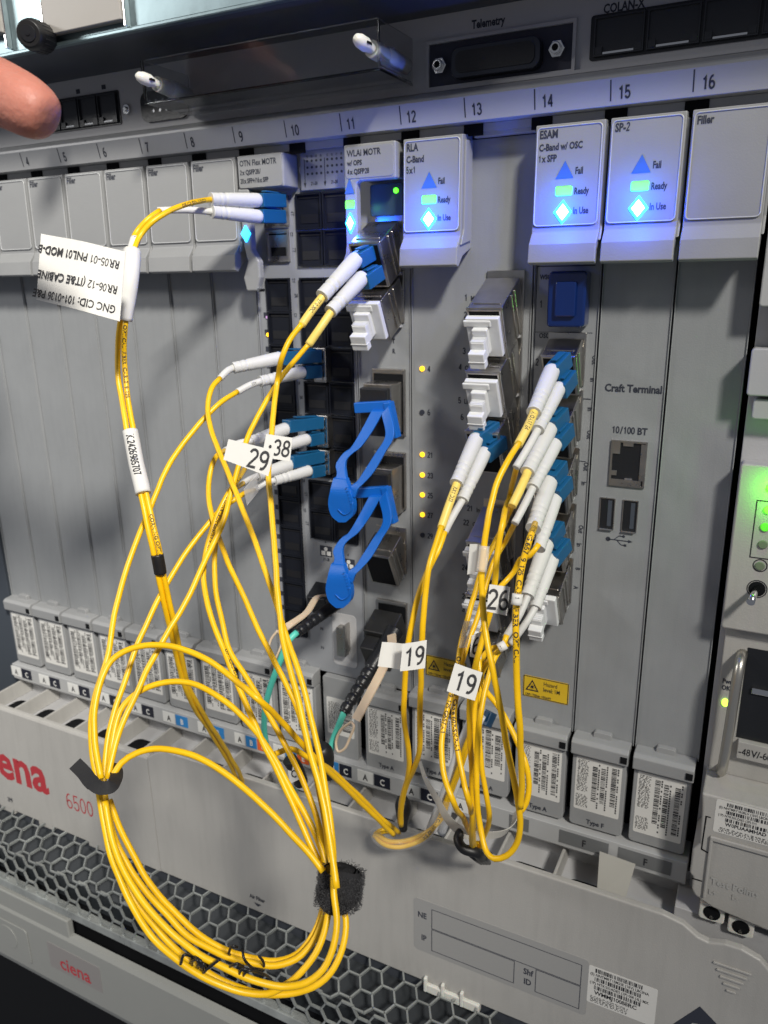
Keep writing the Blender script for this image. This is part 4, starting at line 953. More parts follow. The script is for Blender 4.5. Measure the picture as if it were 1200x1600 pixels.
jacket(c, [(382, 733, 7.8), (366, 758), (350, 785), (334, 822), (323, 860), (318, 900), (323, 937), (333, 970), (347, 1010), (360, 1043), (373, 1073), (388, 1108), (408, 1155), (433, 1203), (455, 1255), (478, 1305), (503, 1360), (508, 1388)], 1.0, txt=[('OPTICAL CABLE OFNR LSZH G657A1 9/125', 20, 1.2, .9, .015, .7), ('OPTICAL CABLE', 95, 1.2, .9, .015, .9)])

c = thing('fiber_patch_cord', 'yellow twin cord from the blue plug pair just below tag 38', 'patch cord', P(479, 730, -28), CG_)
plugbody(c, P(501, 713, -6), P(452, 722, -28), 5.6, 5.6); plugbody(c, P(502, 734, -6), P(482, 738, -17), 5.6, 5.6)
boot(c, P(454, 725, -27), P(402, 744, -46), 2.9, 2.4); boot(c, P(484, 735, -18), P(428, 751, -38), 2.8, 2.3)
sleeve(c, [P(404, 743, -46), P(392, 748, -48), P(378, 756, -50)], 1.4); sleeve(c, [P(430, 750, -38), P(412, 756, -42), P(396, 767, -46)], 1.4)
jacket(c, [(380, 755, 7.8), (357, 775), (343, 805), (337, 840), (335, 883), (337, 925), (347, 970), (360, 1017), (383, 1055), (408, 1095), (432, 1138), (455, 1182), (475, 1225), (493, 1275), (507, 1325), (514, 1388)]+rev(s4)[1:], .96)
jacket(c, [(397, 766, 7.8), (373, 777), (347, 795), (320, 825), (293, 860), (270, 897), (247, 937), (230, 973), (213, 1010), (197, 1060), (179, 1112), (168, 1155), (163, 1217)]+s3, .97)

c = thing('fiber_patch_cord', 'yellow twin cord carrying tags 29 and 38, its boots below the green lit window', 'patch cord', P(570, 400, -28), CG_)
plugbody(c, P(578, 395, -20), P(556, 408, -30), 5.4, 6.0, (0, 0, 1)); plugbody(c, P(592, 425, -20), P(568, 442, -30), 5.4, 6.0)
boot(c, P(558, 403, -29), P(503, 463, -48), 3.2, 2.7); boot(c, P(568, 432, -29), P(516, 487, -48), 3.1, 2.6)
sleeve(c, [P(506, 461, -47), P(488, 484, -52), P(471, 508, -56)], 1.6, YELL, txt=('E7 0 30C', 3, 1.5)); sleeve(c, [P(519, 485, -47), P(502, 510, -52), P(482, 539, -56)], 1.6, YELL)
jacket(c, [(472, 506, 8.2), (453, 531, 8.2), (441, 560, 8.2), (435, 592), (429, 627), (424, 677), (420, 740), (423, 781), (427, 825), (430, 869), (435, 930), (441, 995), (455, 1052), (467, 1100), (482, 1165), (499, 1230), (513, 1295), (521, 1350), (526, 1388)], 1.08)
jacket(c, [(483, 537, 8.0), (467, 556, 8.0), (446, 582, 8.0), (429, 607), (414, 630), (397, 662), (384, 692), (372, 730), (362, 765), (350, 812), (333, 850), (313, 893), (297, 927), (280, 957), (263, 987), (247, 1017), (227, 1050), (213, 1083), (195, 1122), (180, 1165), (168, 1217)], 1.02)
flag(c, (416, 678, 10.2), (457, 684, 10.2), (453, 721, 10.2), (409, 714, 10.2), '\u00b738', 5.3, .56, curl=.0)
flag(c, (357, 686, 10.7), (429, 704, 10.7), (419, 744, 10.7), (349, 718, 10.7), '29', 6.0, .72, curl=.25)
flag(c, (381, 765, 8.4), (402, 741, 8.4), (404, 768, 8.2), (386, 790, 8.2), None, 1, name='clear_film', m_=FILMC)

# loose turns of the coil: they belong to no plug in view
c = thing('coil_cord', 'yellow twin cord forming the highest arch of the coil and running right', 'cord', PW(160, 1217))
jacket(c, arcup, 1.05); jacket(c, arcup2, 1.0); 
c = thing('coil_cord', 'yellow cord making the two lower arches of the coil', 'cord', PW(175, 1216))
jacket(c, arc3, 1.03); jacket(c, arclow, 1.0)

# ---- straps
def ring_pts(c, n, a, r1, r2, k=28, ph=0, full=1.0):
    n = Vector(n).normalized(); a = Vector(a); a = (a-n*a.dot(n)).normalized(); b_ = n.cross(a)
    return [Vector(c)+a*(r1*math.cos(ph+2*math.pi*full*i/k))+b_*(r2*math.sin(ph+2*math.pi*full*i/k)) for i in range(k+1)]
cA = PW(163, 1222)
def facing(pts):
    o = []
    for i, p_ in enumerate(pts):
        t = (pts[min(i+1, len(pts)-1)]-pts[max(i-1, 0)]).normalized(); o.append(t.cross((Vector((CX, CY, CZ))-p_).normalized()).normalized())
    return o
b = MB()
pts = spline([PW(118, 1194, 10.15), PW(131, 1207, 10.3), PW(142, 1221, 10.5), PW(157, 1231, 10.7), PW(171, 1230, 10.7), PW(180, 1219, 10.4), PW(182, 1206, 10.0), PW(174, 1200, 9.5)], .5)
b.ribbon(pts, facing(pts), [4.4 if i < len(pts)*.25 else 4.0 for i in range(len(pts))], 1.0)
pts2 = spline([PW(182, 1206, 9.8), PW(172, 1204, 9.2), PW(158, 1206, 9.1), PW(146, 1212, 9.4), PW(141, 1221, 9.9)], .5); b.ribbon(pts2, facing(pts2), 3.6, .9)
FELT = mat('black_felt', (0.022, 0.022, 0.024), .95, bump=1.0, bscale=1600, spec=.15)
STRAPM = mat('black_strap_weave', (0.024, 0.024, 0.026), .75, bump=.6, bscale=1200, spec=.25)
solo(b, 'cable_strap', STRAPM, 'smooth black strap with a loose tail round the left side of the yellow coil', 'strap', cA)
# fuzzy strap
cB = PW(528, 1388, 13.2); axB = (PW(520, 1425, 13.2)-PW(530, 1350, 13.2)).normalized(); view = (Vector((CX, CY, CZ))-cB).normalized()
def blob(bb, c, ax_, r1, r2, hh, seed, tilt=0):
    rng = random.Random(seed); n1 = 30; n2 = 10; base = len(bb.v)
    a0 = view.cross(ax_).normalized(); b0 = ax_.cross(a0).normalized()
    for j in range(n2+1):
        t = j/n2*2-1; sc = (1-abs(t)**5*.22)
        for i in range(n1):
            an = 2*math.pi*i/n1; r_ = sc*(1+.05*math.sin(3*an+seed)+.02*rng.uniform(-1, 1))
            bb.pt(c+ax_*(t*hh/2+tilt*math.sin(an)*1.2)+a0*(r1*r_*math.cos(an))+b0*(r2*r_*math.sin(an)))
    for j in range(n2):
        for i in range(n1):
            ii = (i+1) % n1; bb.face((base+j*n1+i, base+j*n1+ii, base+(j+1)*n1+ii, base+(j+1)*n1+i), True)
b = MB(); blob(b, cB, axB, 6.4, 5.2, 11.6, 3, .6)
vf = solo(b, 'fuzzy_strap', FELT, 'fuzzy black strap wrapped round the right side of the yellow coil', 'strap', cB)
b = MB(); blob(b, cB-axB*.6+view*.5+(R0*2.4), axB, 5.0, 6.0, 10.4, 5, -1.0); part(b, 'outer_wrap', FELT, vf)
rng = random.Random(8); b = MB(); a0 = view.cross(axB).normalized(); b0 = axB.cross(a0).normalized()
for i in range(3600):
    an = rng.random()*2*math.pi; t = rng.uniform(-1, 1)
    dir_ = a0*math.cos(an)+b0*math.sin(an)
    if i % 2: c0 = cB-axB*.6+view*.5+R0*2.4; p0 = c0+axB*(t*5.3)+a0*(5.0*math.cos(an))+b0*(6.0*math.sin(an))
    else: p0 = cB+axB*(t*5.9)+a0*(6.4*math.cos(an))+b0*(5.2*math.sin(an))
    s_ = Vector((rng.uniform(-1, 1), rng.uniform(-1, 1), rng.uniform(-1, 1)))*.55
    q = [p0-dir_*.2, p0+dir_*.3+s_*.3, p0+dir_*.45+s_*.95, p0+dir_*.12+s_*1.5]
    b.tube(q, [.07, .07, .06, .05], 3, False)
part(b, 'hook_fuzz', mat('fuzz_black', (.05, .05, .054), .7), vf, kind='stuff')
# small wire ties at the bottom of the coil
def wiretie(name, label, loops, w=13.5):
    b = MB()
    for l in loops: b.tube(spline([PW(*q) for q in l], .6), .42, 7)
    return solo(b, name, BLACKM, label, 'wire tie', PW(*loops[0][0]))
wiretie('wire_tie', 'curly black wire tie with a straight end, on the lower left turns of the coil', [[(284, 1496, 12.0), (283, 1505, 14.2), (288, 1492, 14.6), (298, 1494, 14.4), (300, 1508, 13.8), (297, 1512, 12.2), (300, 1502, 14.2), (308, 1500, 14.8), (314, 1510, 14.5), (312, 1518, 12.4), (310, 1508, 14.4), (318, 1506, 14.8), (322, 1514, 14.6), (318, 1520, 14.0), (324, 1514, 14.8), (343, 1499, 15.0)], [(300, 1503, 12.2), (306, 1496, 14.6), (314, 1502, 14.8), (317, 1514, 14.2), (310, 1524, 12.4)]])
wiretie('wire_tie', 'curly black wire tie at the middle of the coil bottom, sagging below the upper turns', [[(362, 1494, 12.2), (358, 1487, 14.2), (364, 1478, 14.7), (371, 1480, 14.6)], [(379, 1484, 14.6), (381, 1497, 14.8), (389, 1508, 14.6), (398, 1514, 14.0), (412, 1516, 13.4)], [(412, 1514, 12.4), (411, 1502, 14.4), (405, 1494, 14.8)], [(354, 1524, 12.6), (360, 1510, 14.6), (370, 1506, 14.9), (380, 1510, 14.5)], [(377, 1532, 12.6), (374, 1522, 14.6), (380, 1514, 15), (392, 1516, 14.9), (402, 1519, 14.6), (414, 1523, 14.2), (424, 1530, 13.2)], [(385, 1534, 12.6), (380, 1525, 14.6), (388, 1517, 15), (402, 1514, 14.8)]])

# ================================================================ strap and teal cables in the middle
b = MB(); pA1, pA2 = P(506, 1158, -66), P(514, 1216, -62)
b.tube(spline([P(500, 1166, -78), P(510, 1190, -76), P(514, 1214, -72)], .8), [3.0, 3.6, 4.0, 4.2, 4.3, 4.3, 4.2, 4.1, 3.9, 3.6, 3.3, 3.1, 3.0, 2.8, 2.6, 2.4, 2.2, 2, 2, 2, 2, 2, 2, 2, 2][:len(spline([P(500, 1166, -78), P(510, 1190, -76), P(514, 1214, -72)], .8))], 16)
solo(b, 'cable_strap', BLACKM, 'black strap just below left of the long beige pull tab ring', 'strap', P(508, 1190, -70))
b = MB(); b.tube(spline([P(452, 1186, -52), P(462, 1200, -50), P(470, 1222, -46)], .8), 3.6, 12)
solo(b, 'cable_strap', BLACKM, 'black strap half hidden behind the left yellow strands above the trough', 'strap', P(460, 1200, -50))
def teal_cord(label, bt0, bt1, pts, seed, r0, r1):
    t = thing('trunk_cable', label, 'cable', bt0)
    p = spline([bt0, bt0.lerp(bt1, .5), bt1], .5); n = len(p); rr = []
    for i in range(n):
        q = i/(n-1); r = r0+(r1-r0)*q
        if q > .45 and (i//3) % 3 == 0: r -= .5
        rr.append(r)
    b = MB(); b.tube(p, rr, 14); part(b, 'boot', BLACKP, t)
    b = MB(); b.tube(spline(pts, 1.5), 1.5, 12); part(b, 'jacket', TEAL, t)
    return t
t1 = teal_cord('teal cable with short black boot, dropping behind the yellow cords', P(530, 940, -12), P(462, 990, -46), [P(464, 988, -46), P(452, 1000, -50), P(437, 1035, -52), (P(422, 1075, -50)), P(414, 1110, -46), P(414, 1150, -38), P(424, 1185, -30), P(452, 1228, -30), P(485, 1255, -32), P(520, 1275, -34), P(560, 1300, -32)], 1, 3.4, 2.4)
t2 = teal_cord('teal cable with thick ribbed black boot and a long beige pull tab', P(618, 985, -14), P(536, 1114, -52), [P(539, 1109, -51), P(530, 1132, -54), P(520, 1158, -56), P(514, 1185, -58), P(512, 1200, -60)], 2, 4.4, 2.6)
def pull_tab(par, pts, w, ring, m_=BEIGE):
    b = MB(); p = spline(pts, 1.2); b.ribbon(p, (1, .15, .25), w, .9); b.tube(spline(ring+[ring[0]], .8), .62, 8); part(b, 'pull_tab', m_, par)
pull_tab(t1, [P(515, 930, -14), P(497, 932, -22), P(478, 958, -36), P(455, 975, -42), P(440, 985, -44)], 3.4, [P(434, 985, -44), P(423, 1000, -46), P(420, 1020, -48), P(427, 1032, -49), P(436, 1018, -48), P(441, 998, -45)])
pull_tab(t2, [P(612, 992, -20), P(612, 1012, -28), P(598, 1045, -38), P(572, 1095, -50), P(556, 1125, -56)], 4.2, [P(549, 1128, -57), P(533, 1140, -58), P(525, 1160, -59), P(528, 1174, -60), P(538, 1170, -60), P(547, 1152, -59), P(553, 1134, -58)])
b = MB(); fr(b, 304.0, -236.5); b.box(0, 15, -4, 10, 0, 20); b.box(1, 14, 10, 18, 1.5, 17); part(b, 'plug_body', mat('plug_dark_metal', (.09, .09, .09), .35, .8, var=.1, vscale=90), t2, .5)
b = MB(); b.frame((269, 0, -222), (1, 0, 0), D26, U26); b.box(0, 11, -3, 8, 0, 13); part(b, 'plug_body', BLACKP, t1, .5)
flag(t1, (449, 1198, -54), (462, 1196, -54), (469, 1217, -54), (453, 1225, -54), 'C', 4.0, .55)

# ================================================================ transceivers with blue pull tabs
def transceiver(dx, dy, z1, label):
    t = thing('optical_transceiver', label, 'transceiver', (311, 0, z1-14), 'transceivers with blue pull tabs')
    b = MB(); b.box(304.6, 318.4, -13, -1, z1-27.5, z1-4.5); part(b, 'steel_body', STEEL, t, .4)
    b = MB(); b.box(304.9, 318.1, -17, -13, z1-27, z1-6.0); f = part(b, 'black_front', BLACKP, t, .5)
    b = MB()
    for x_, z_ in ((316.5, z1-7.5), (317.0, z1-20.0)): b.disc(x_, z_, .9, -13.6, -12.9, 10)
    b.disc(311.5, z1-14, 1.0, -17.5, -17, 8); b.disc(313.5, z1-12.5, .7, -17.5, -17, 8); b.disc(314.2, z1-20, .8, -17.5, -17, 8); part(b, 'steel_pin', CHROME, t)
    def q(x, y, Y): return P(x+dx, y+dy, Y)
    out = Vector((0, -1, -.25))
    b = MB(); b.obox(q(556, 637, -18), q(610, 634, -18), 3.4, 4.6); b.obox(q(607, 628, -18), q(619, 684, -18), 4.4, 3.4, (1, 0, 0))
    def yf(y): return -18.5-15.5*min(1, max(0, (y-636)/130))
    def band(le, re, th=2.3):
        A = spline([q(x, y, yf(y)) for x, y in le], .8); B = spline([q(x, y, yf(y)) for x, y in re], .8); n = 44; base = len(b.v); o_ = Vector((.3, -th, -.2))
        for i in range(n+1):
            a = A[int(round(i/n*(len(A)-1)))]; c = B[int(round(i/n*(len(B)-1)))]
            for v_ in (a, c, c+o_, a+o_): b.pt(v_)
        for i in range(n):
            for k in range(4): kk = (k+1) % 4; b.face((base+i*4+k, base+i*4+kk, base+(i+1)*4+kk, base+(i+1)*4+k))
        b.face((base+3, base+2, base+1, base)); b.face(range(base+n*4, base+n*4+4))
    band([(583, 640), (566, 672), (549, 699), (540, 705), (530, 718), (527, 726), (529, 737), (526, 748)], [(602, 640), (583, 674), (565, 698), (553, 707), (544, 717), (542, 726), (543, 737), (545, 750)])
    band([(598, 644), (604, 680), (588, 707), (571, 734), (560, 750), (551, 757), (547, 766)], [(610, 632), (618, 678), (603, 707), (586, 736), (572, 752), (562, 762), (557, 776)])
    pt_ = part(b, 'pull_tab', TABB, t, .35, 2)
    b = MB()
    band([(526, 744), (521, 763), (518, 784), (523, 802), (534, 812)], [(545, 746), (551, 764), (557, 783), (556, 801), (545, 812)], 3.4)
    part(b, 'tab_head', TABB, pt_, .7, 3)
    b = MB()
    for i in range(7): c = q(541+i*1.4, 762+i*5.0, -37.8); b.disc(c.x, c.z, .28, c.y-.1, c.y+.8, 6)
    b.tube(spline([q(528, 796, -37.6), q(538, 804, -37.6), q(548, 798, -37.6), q(551, 785, -37.6)], .8), .35, 6); part(b, 'tab_embossing', TABB, pt_)
    return t
transceiver(0, 0, -101, 'upper of the two transceivers with a blue looped pull tab')
transceiver(-4, 133, -139, 'lower of the two transceivers with a blue looped pull tab')
# white dust plugs
def dust_plug(x0, z0, L, label, w=14.0, s=1.0):
    t = thing('dust_plug', label, 'dust plug', Vector((x0, 0, z0))+Vector(D26)*L)
    F = (Vector((x0, 0, z0)), Vector((1, 0, 0)), Vector(D26), Vector(U26))
    b = MB(); b.T = F; b.box(0.2, w-.4, L+.1, L+2.8*s, 2.2, 19.0*s); b.box(-.6, w-3.5, L+2.2, L+3.4, 15.5*s, 18.2*s); fl_ = part(b, 'plug_flange', WHT, t, .45)
    b = MB(); b.T = F; b.box(3.2, w-4.6, L+2.7, L+5.5, 5.0, 15.5*s); b.box(3.6, w-4.9, L+5.4, L+9.5, 4.6, 12.4*s); b.box(3.2, w-4.4, L+9.0, L+12.6, 2.6, 9.4); part(b, 'plug_grip', WHT, t, .4)
    b = MB(); b.T = F
    for i in range(4): b.box(3.5, w-4.8, L+5.8+i*1.0, L+6.2+i*1.0, 12.3*s, 12.75*s)
    b.box(3.0, w-4.2, L+10.6, L+12.8, 5.4, 5.9); part(b, 'grip_ridge', WHT, t, .1, 1)
    return t
dust_plug(304.0, -80.0, 15, 'white dust plug in the slanted cage above the blue pull tabs', 15)
dust_plug(357.8, -83.5, 19, 'white dust plug at the top of the column of slanted cages')
dust_plug(357.8, -107.5, 19, 'white dust plug directly above the lone pair of white boots')
dust_plug(358.2, -179.5, 17, 'white dust plug behind the pale sleeve, above tag 26')
dust_plug(358.2, -203.5, 17, 'white dust plug half hidden behind the cords left of tag 26')
dust_plug(384.2, -199.0, 13, 'white dust plug right of tag 26, under the lowest white boots', 13.4)

# ================================================================ right hand cords
def lcpair(par, a, c_, a2, c2, up=(0, 0, 1)):
    plugbody(par, a, c_, 5.4, 6.0); plugbody(par, a2, c2, 5.4, 6.0)
c = thing('fiber_patch_cord', 'yellow twin cord hanging alone, carrying a blank tag and the upright tag 19', 'patch cord', P(765, 690, -24))
lcpair(c, P(774, 668, -20), P(744, 690, -32), P(784, 690, -20), P(756, 712, -32))
boot(c, P(745, 683, -31), P(713, 756, -52), 3.0, 2.6); boot(c, P(758, 704, -31), P(722, 782, -52), 2.8, 2.3)
sleeve(c, [P(715, 753, -51), P(702, 788, -58), P(689, 826, -64)], 1.6, YELL, txt=('RX1 D23', 3, 1.5)); sleeve(c, [P(724, 779, -51), P(708, 806, -58), P(694, 833, -62)], 1.4, WHTB)
jacket(c, [(690, 822, 9.4), (681, 850, 9.5), (672, 880, 9.6), (665, 925, 9.6), (661, 975, 9.6), (658, 1046, 9.4), (656, 1125, 9.0), (656, 1169, 8.7), (647, 1201, 8.4), (633, 1232, 8.1), (627, 1268, 7.9), (627, 1290, 7.8)])
jacket(c, [(695, 831, 9.2), (684, 862, 9.3), (670, 890, 9.3), (655, 930, 9.3), (643, 980, 9.3), (635, 1030, 9.2), (631, 1096, 9.0), (635, 1150, 8.7), (641, 1195, 8.4), (631, 1236, 8.0), (626, 1265, 7.8), (625, 1285, 7.7)])
flag(c, (597, 1003, 9.8), (631, 1006, 9.9), (628, 1047, 9.9), (590, 1041, 9.8), None, 1, curl=-.8)
flag(c, (629, 1006, 10.2), (667, 1000, 10.2), (664, 1044, 10.2), (625, 1049, 10.2), '19', 6.0, .54, curl=.35)
b = MB(); b.tube(spline([P(628, 1245, -46), P(630, 1262, -47), P(629, 1280, -46), P(630, 1295, -44)], 1), [2.2, 2.8, 3.3, 3.6, 3.7, 3.7, 3.6, 3.5, 3.3, 3.0, 2.8, 2.6, 2.5, 2.4, 2.3, 2.2, 2.1, 2, 2][:len(spline([P(628, 1245, -46), P(630, 1262, -47), P(629, 1280, -46), P(630, 1295, -44)], 1))], 14)
solo(b, 'cable_strap', BLACKM, 'small black strap at the trough edge, above the small yellow loop', 'strap', P(629, 1270, -46))
# small loop in a clear sleeve
c = thing('loop_cord', 'small printed yellow loop in a clear sleeve on the cover edge', 'cord', P(610, 1320, -46))
lp = [(745, 1120, -44), (728, 1165, -44), (712, 1210, -44), (697, 1250, -44), (684, 1283, -46), (664, 1308, -50), (636, 1321, -54), (608, 1322, -54), (590, 1312, -50), (586, 1303, -46), (600, 1296, -42), (622, 1299, -38), (640, 1306, -34)]
jacket(c, lp, txt=[('9/125 C-A01/02 SM', 52, 1.4)]); jacket(c, [(a+ (5 if i < 5 else 0), b2-(3 if i < 5 else (7 if i < 9 else -3)), Y+1.5) for i, (a, b2, Y) in enumerate(lp)])
b = MB(); b.tube(spline([P(x, y-3, Y) for x, y, Y in lp[3:10]], 1.5), 2.7, 14, False); part(b, 'clear_sleeve', mat('thin_clear_sleeve', (.9, .9, .88), .12, alpha=.14), c)
c = thing('boot_pair', 'pair of white tubes slanting behind the printed cords, with a blue connector end above them', 'cable', P(720, 1150, -35))
b = MB(); b.tube(spline([P(752, 1118, -30), P(733, 1160, -34), P(712, 1225, -38), P(690, 1300, -36)], 1.5), 2.1, 12); b2_ = part(b, 'white_tube', WHT, c)
b = MB(); b.tube(spline([P(743, 1112, -34), P(722, 1160, -38), P(700, 1225, -41), P(672, 1298, -38)], 1.5), 2.1, 12); part(b, 'white_tube', WHT, c)
plugbody(c, P(768, 1112, -12), P(758, 1134, -16), 4.2, 4.6, m_=mat('dark_blue_plastic', (.004, .035, .085), .4))

RG = 'cords hanging from the connectors of slot 14'
def r14(label, pa, pb, b1, b2, s1_, s2_, m1, m2, j1, j2, r1=(3.1, 2.6), k=1.0, t1=None, t2=None, st=None):
    c = thing('fiber_patch_cord', label, 'patch cord', pa[1], RG)
    lcpair(c, *pa, *pb); boot(c, *b1, *r1); boot(c, *b2, 2.8, 2.3)
    if s1_: sleeve(c, s1_, 1.6 if m1 == YELL else 1.4, m1, txt=st)
    if s2_: sleeve(c, s2_, 1.4, m2)
    jacket(c, j1, k, txt=t1); jacket(c, j2, k*.99, txt=t2)
    return c
ca = r14('yellow twin cord from the topmost white boots at right, forming the lowest loop',
    (P(884, 560, -18), P(862, 584, -28)), (P(892, 588, -18), P(874, 612, -28)),
    (P(863, 577, -27), P(834, 645, -50)), (P(874, 604, -27), P(840, 672, -50)),
    [P(836, 641, -49), P(824, 668, -56), P(809, 696, -62)], [P(842, 669, -49), P(826, 698, -56), P(806, 731, -62)], YELL, WHTB,
    [(811, 692, 9.6), (795, 718, 9.8), (778, 755, 9.9), (766, 800, 10), (757, 850, 10), (752, 895, 10), (754, 935, 10), (759, 990, 10.1), (771, 1050, 10.2), (783, 1115, 10.1), (795, 1180, 10), (807, 1242, 9.9), (813, 1286, 9.8), (808, 1318, 9.7), (792, 1338, 9.6), (773, 1342, 9.5), (761, 1332, 9.4), (752, 1294, 9.3), (746, 1248, 9.3), (746, 1175, 9.3), (751, 1117, 9.3), (760, 1073, 9.2), (772, 1030, 9.1), (784, 1012, 9)],
    [(808, 727, 9.5), (797, 773), (785, 815, 9.7), (778, 860, 9.7), (773, 910, 9.7), (768, 950, 9.6), (757, 990, 9.5), (744, 1035, 9.5), (735, 1087, 9.4), (734, 1146, 9.3), (737, 1204, 9.1), (738, 1262, 9.0), (736, 1300, 8.7), (740, 1328, -60)], st=('A OA17 E4', 2, 1.6))
sleeve(ca, [PW(757, 853, 10.05), PW(755, 872, 10.05), PW(752, 893, 10.05)], 1.75, FILMC, 'clear_sleeve')
flag(ca, (734, 850, 9.8), (751, 850, 9.9), (747, 893, 9.9), (730, 898, 9.8), None, 1)
flag(ca, (765, 913, 10.4), (797, 917, 10.4), (792, 962, 10.4), (760, 955, 10.4), '26', 6.4, .5, curl=.35)
cb = r14('yellow twin cord with black print on both strands, below the slanted tag 19',
    (P(880, 646, -18), P(860, 668, -28)), (P(888, 670, -18), P(868, 694, -28)),
    (P(860, 667, -27), P(824, 738, -50)), (P(869, 690, -27), P(832, 763, -50)),
    [P(826, 734, -49), P(814, 762, -56), P(800, 791, -62)], [P(834, 759, -49), P(820, 788, -56), P(804, 818, -62)], YELL, WHTB,
    [(802, 787, 9.4), (788, 818), (773, 848), (757, 881), (742, 925), (730, 968), (719, 1010), (714, 1050), (705, 1087), (694, 1131), (690, 1175), (696, 1219), (708, 1251), (726, 1284, 8.9), (738, 1312, 8.2), (744, 1330, -58)],
    [(806, 814, 9.3), (787, 852), (772, 878), (760, 912), (746, 962), (730, 1005), (718, 1050), (712, 1087), (708, 1117), (713, 1160), (722, 1210), (731, 1248), (739, 1282, 8.8), (745, 1310, 8.1), (748, 1328, -57)], k=.95, t1=[('Optical Cable 9/125 G657A1', 84, 1.7, .85)], t2=[('Optical Cable 60P-SMP-A1', 78, 1.6, .85)])
flag(cb, (711, 1036, 10.6), (754, 1051, 10.6), (742, 1095, 10.6), (698, 1080, 10.6), '19', 6.2, .52, curl=.4)
flag(cb, (725, 970, 9.4), (738, 972, 9.4), (730, 1012, 9.3), (717, 1012, 9.3), None, 1, name='clear_film', m_=FILMC)
cc = r14('yellow twin cord with a printed strand hanging straight at the right of its bundle',
    (P(878, 728, -18), P(860, 752, -28)), (P(886, 752, -18), P(866, 776, -28)),
    (P(859, 750, -27), P(833, 826, -50)), (P(868, 776, -27), P(842, 858, -48)), None, None, None, None,
    [(836, 818, 9.6), (829, 840, 10.8), (822, 862, 10.8), (814, 892, 10.8), (809, 925, 10.8), (806, 960, 10.8), (806, 992, 10.8), (807, 1047, 10.7), (811, 1117, 10.6), (814, 1175, 10.4), (815, 1233, 10.1), (813, 1262, 10)],
    [(842, 850, 9.0), (828, 868, 9.0), (813, 874, 8.8), (803, 893, 8.7), (790, 908, 8.7), (775, 925, 8.8), (762, 955, 8.8), (752, 990, 8.8), (748, 1030, 8.9), (757, 1075, 9.0), (777, 1100, 9.0), (792, 1125, 9.1), (807, 1157, 9.2), (820, 1190, 9.3), (826, 1227, 9.3), (822, 1255, 9.3), (812, 1270, 9.3)], r1=(3.3, 2.8), t1=[('OFNR  SM  G.657  9/125  CABLE  FIBER  OPTICAL', 18, 1.7, .95)])
sleeve(cc, [PW(809, 928, 10.9), PW(807, 945, 10.9)], 1.7, PAPER, 'number_ring', ('1', .8, 1.4))
cdd = r14('yellow twin cord from the lowest white boots at right, with a small ring marker',
    (P(874, 822, -18), P(856, 848, -28)), (P(884, 848, -18), P(862, 876, -28)),
    (P(855, 846, -27), P(824, 932, -48)), (P(864, 870, -27), P(836, 950, -46)),
    [P(826, 928, -47), P(812, 960, -52), P(790, 996, -56)], [P(838, 946, -45), P(824, 970, -50), P(798, 1006, -54)], WHTB, WHTB,
    [(792, 992, 8.8), (784, 1012, 8.8), (765, 1030, 8.8), (748, 1065, 8.8), (741, 1115, 8.8), (741, 1175, 8.8), (740, 1240, 8.7), (738, 1300, 8.4), (742, 1328, -58)],
    [(800, 1003, 8.6), (786, 1010, 8.6), (770, 1012, 8.6), (757, 1022, 8.6), (752, 1060, 8.6), (748, 1120, 8.6), (752, 1200, 8.6), (761, 1248, 8.6), (765, 1275, 8.5), (758, 1300, 8.2), (750, 1324, -57)])
sleeve(cdd, [PW(779, 1013, 9.2), PW(790, 1007, 9.2)], 1.7, PAPER, 'number_ring', ('1', .5, 1.3))
flag(cdd, (737, 993, 9.2), (754, 986, 9.2), (752, 1030, 9.2), (734, 1026, 9.2), '6', 6.0, .5)
# white tie and black strap under the bundle
b = MB(); b.ribbon(spline([P(656, 1190, -46), P(664, 1215, -50), P(682, 1248, -56), P(704, 1285, -62), P(730, 1306, -66), P(760, 1312, -66), P(790, 1306, -60), P(803, 1288, -52), P(806, 1270, -44)], 1.2), (.2, .1, 1), [1.2+.14*i for i in range(6)]+[2.6]*200, .35) if False else None
pp_ = spline([P(656, 1190, -46), P(664, 1215, -50), P(682, 1248, -56), P(704, 1285, -62), P(730, 1303, -64), P(760, 1306, -62), P(790, 1300, -56), P(803, 1285, -50), P(806, 1268, -44)], 1.2)
b = MB(); b.ribbon(pp_, (.5, .2, .8), [1.6+2.6*min(1, i/len(pp_)*2) for i in range(len(pp_))], .35)
solo(b, 'clear_tie', mat('milky_plastic', (.62, .60, .55), .3, trans=.35), 'translucent flat tie slanting down and round the right bundle of cords', 'tie', P(700, 1280, -60))
b = MB(); pp_ = spline([P(722, 1296, -62), P(716, 1312, -66), P(724, 1326, -68), P(744, 1332, -66), P(752, 1340, -60)], .8); b.tube(pp_, 2.1, 10)
solo(b, 'cable_strap', BLACKM, 'black strap under the right bundle of cords on the cover edge', 'strap', P(735, 1320, -64))
b = MB()
for i in range(4): b.tube(spline([P(728+i*7, 1330, -60), P(740+i*6, 1340, -58), P(752+i*4, 1348, -50)], .8), 1.0, 8)
solo(b, 'spiral_tube', BLACKP, 'short black ribbed tube end below the right bundle, at the trough', 'tube', P(745, 1342, -55))
# pale sheet standing in the trough
b = MB(); b.extrude([P(937, 1330, -10), P(993, 1350, -10), P(972, 1421, -34), P(932, 1404, -34)], (0, -.4, -.3))
solo(b, 'paper_sheet', mat('sheet_grey', (.36, .35, .32), .6), 'plain grey sheet leaning in the trough under the right letter cells', 'sheet', P(950, 1400, -30))

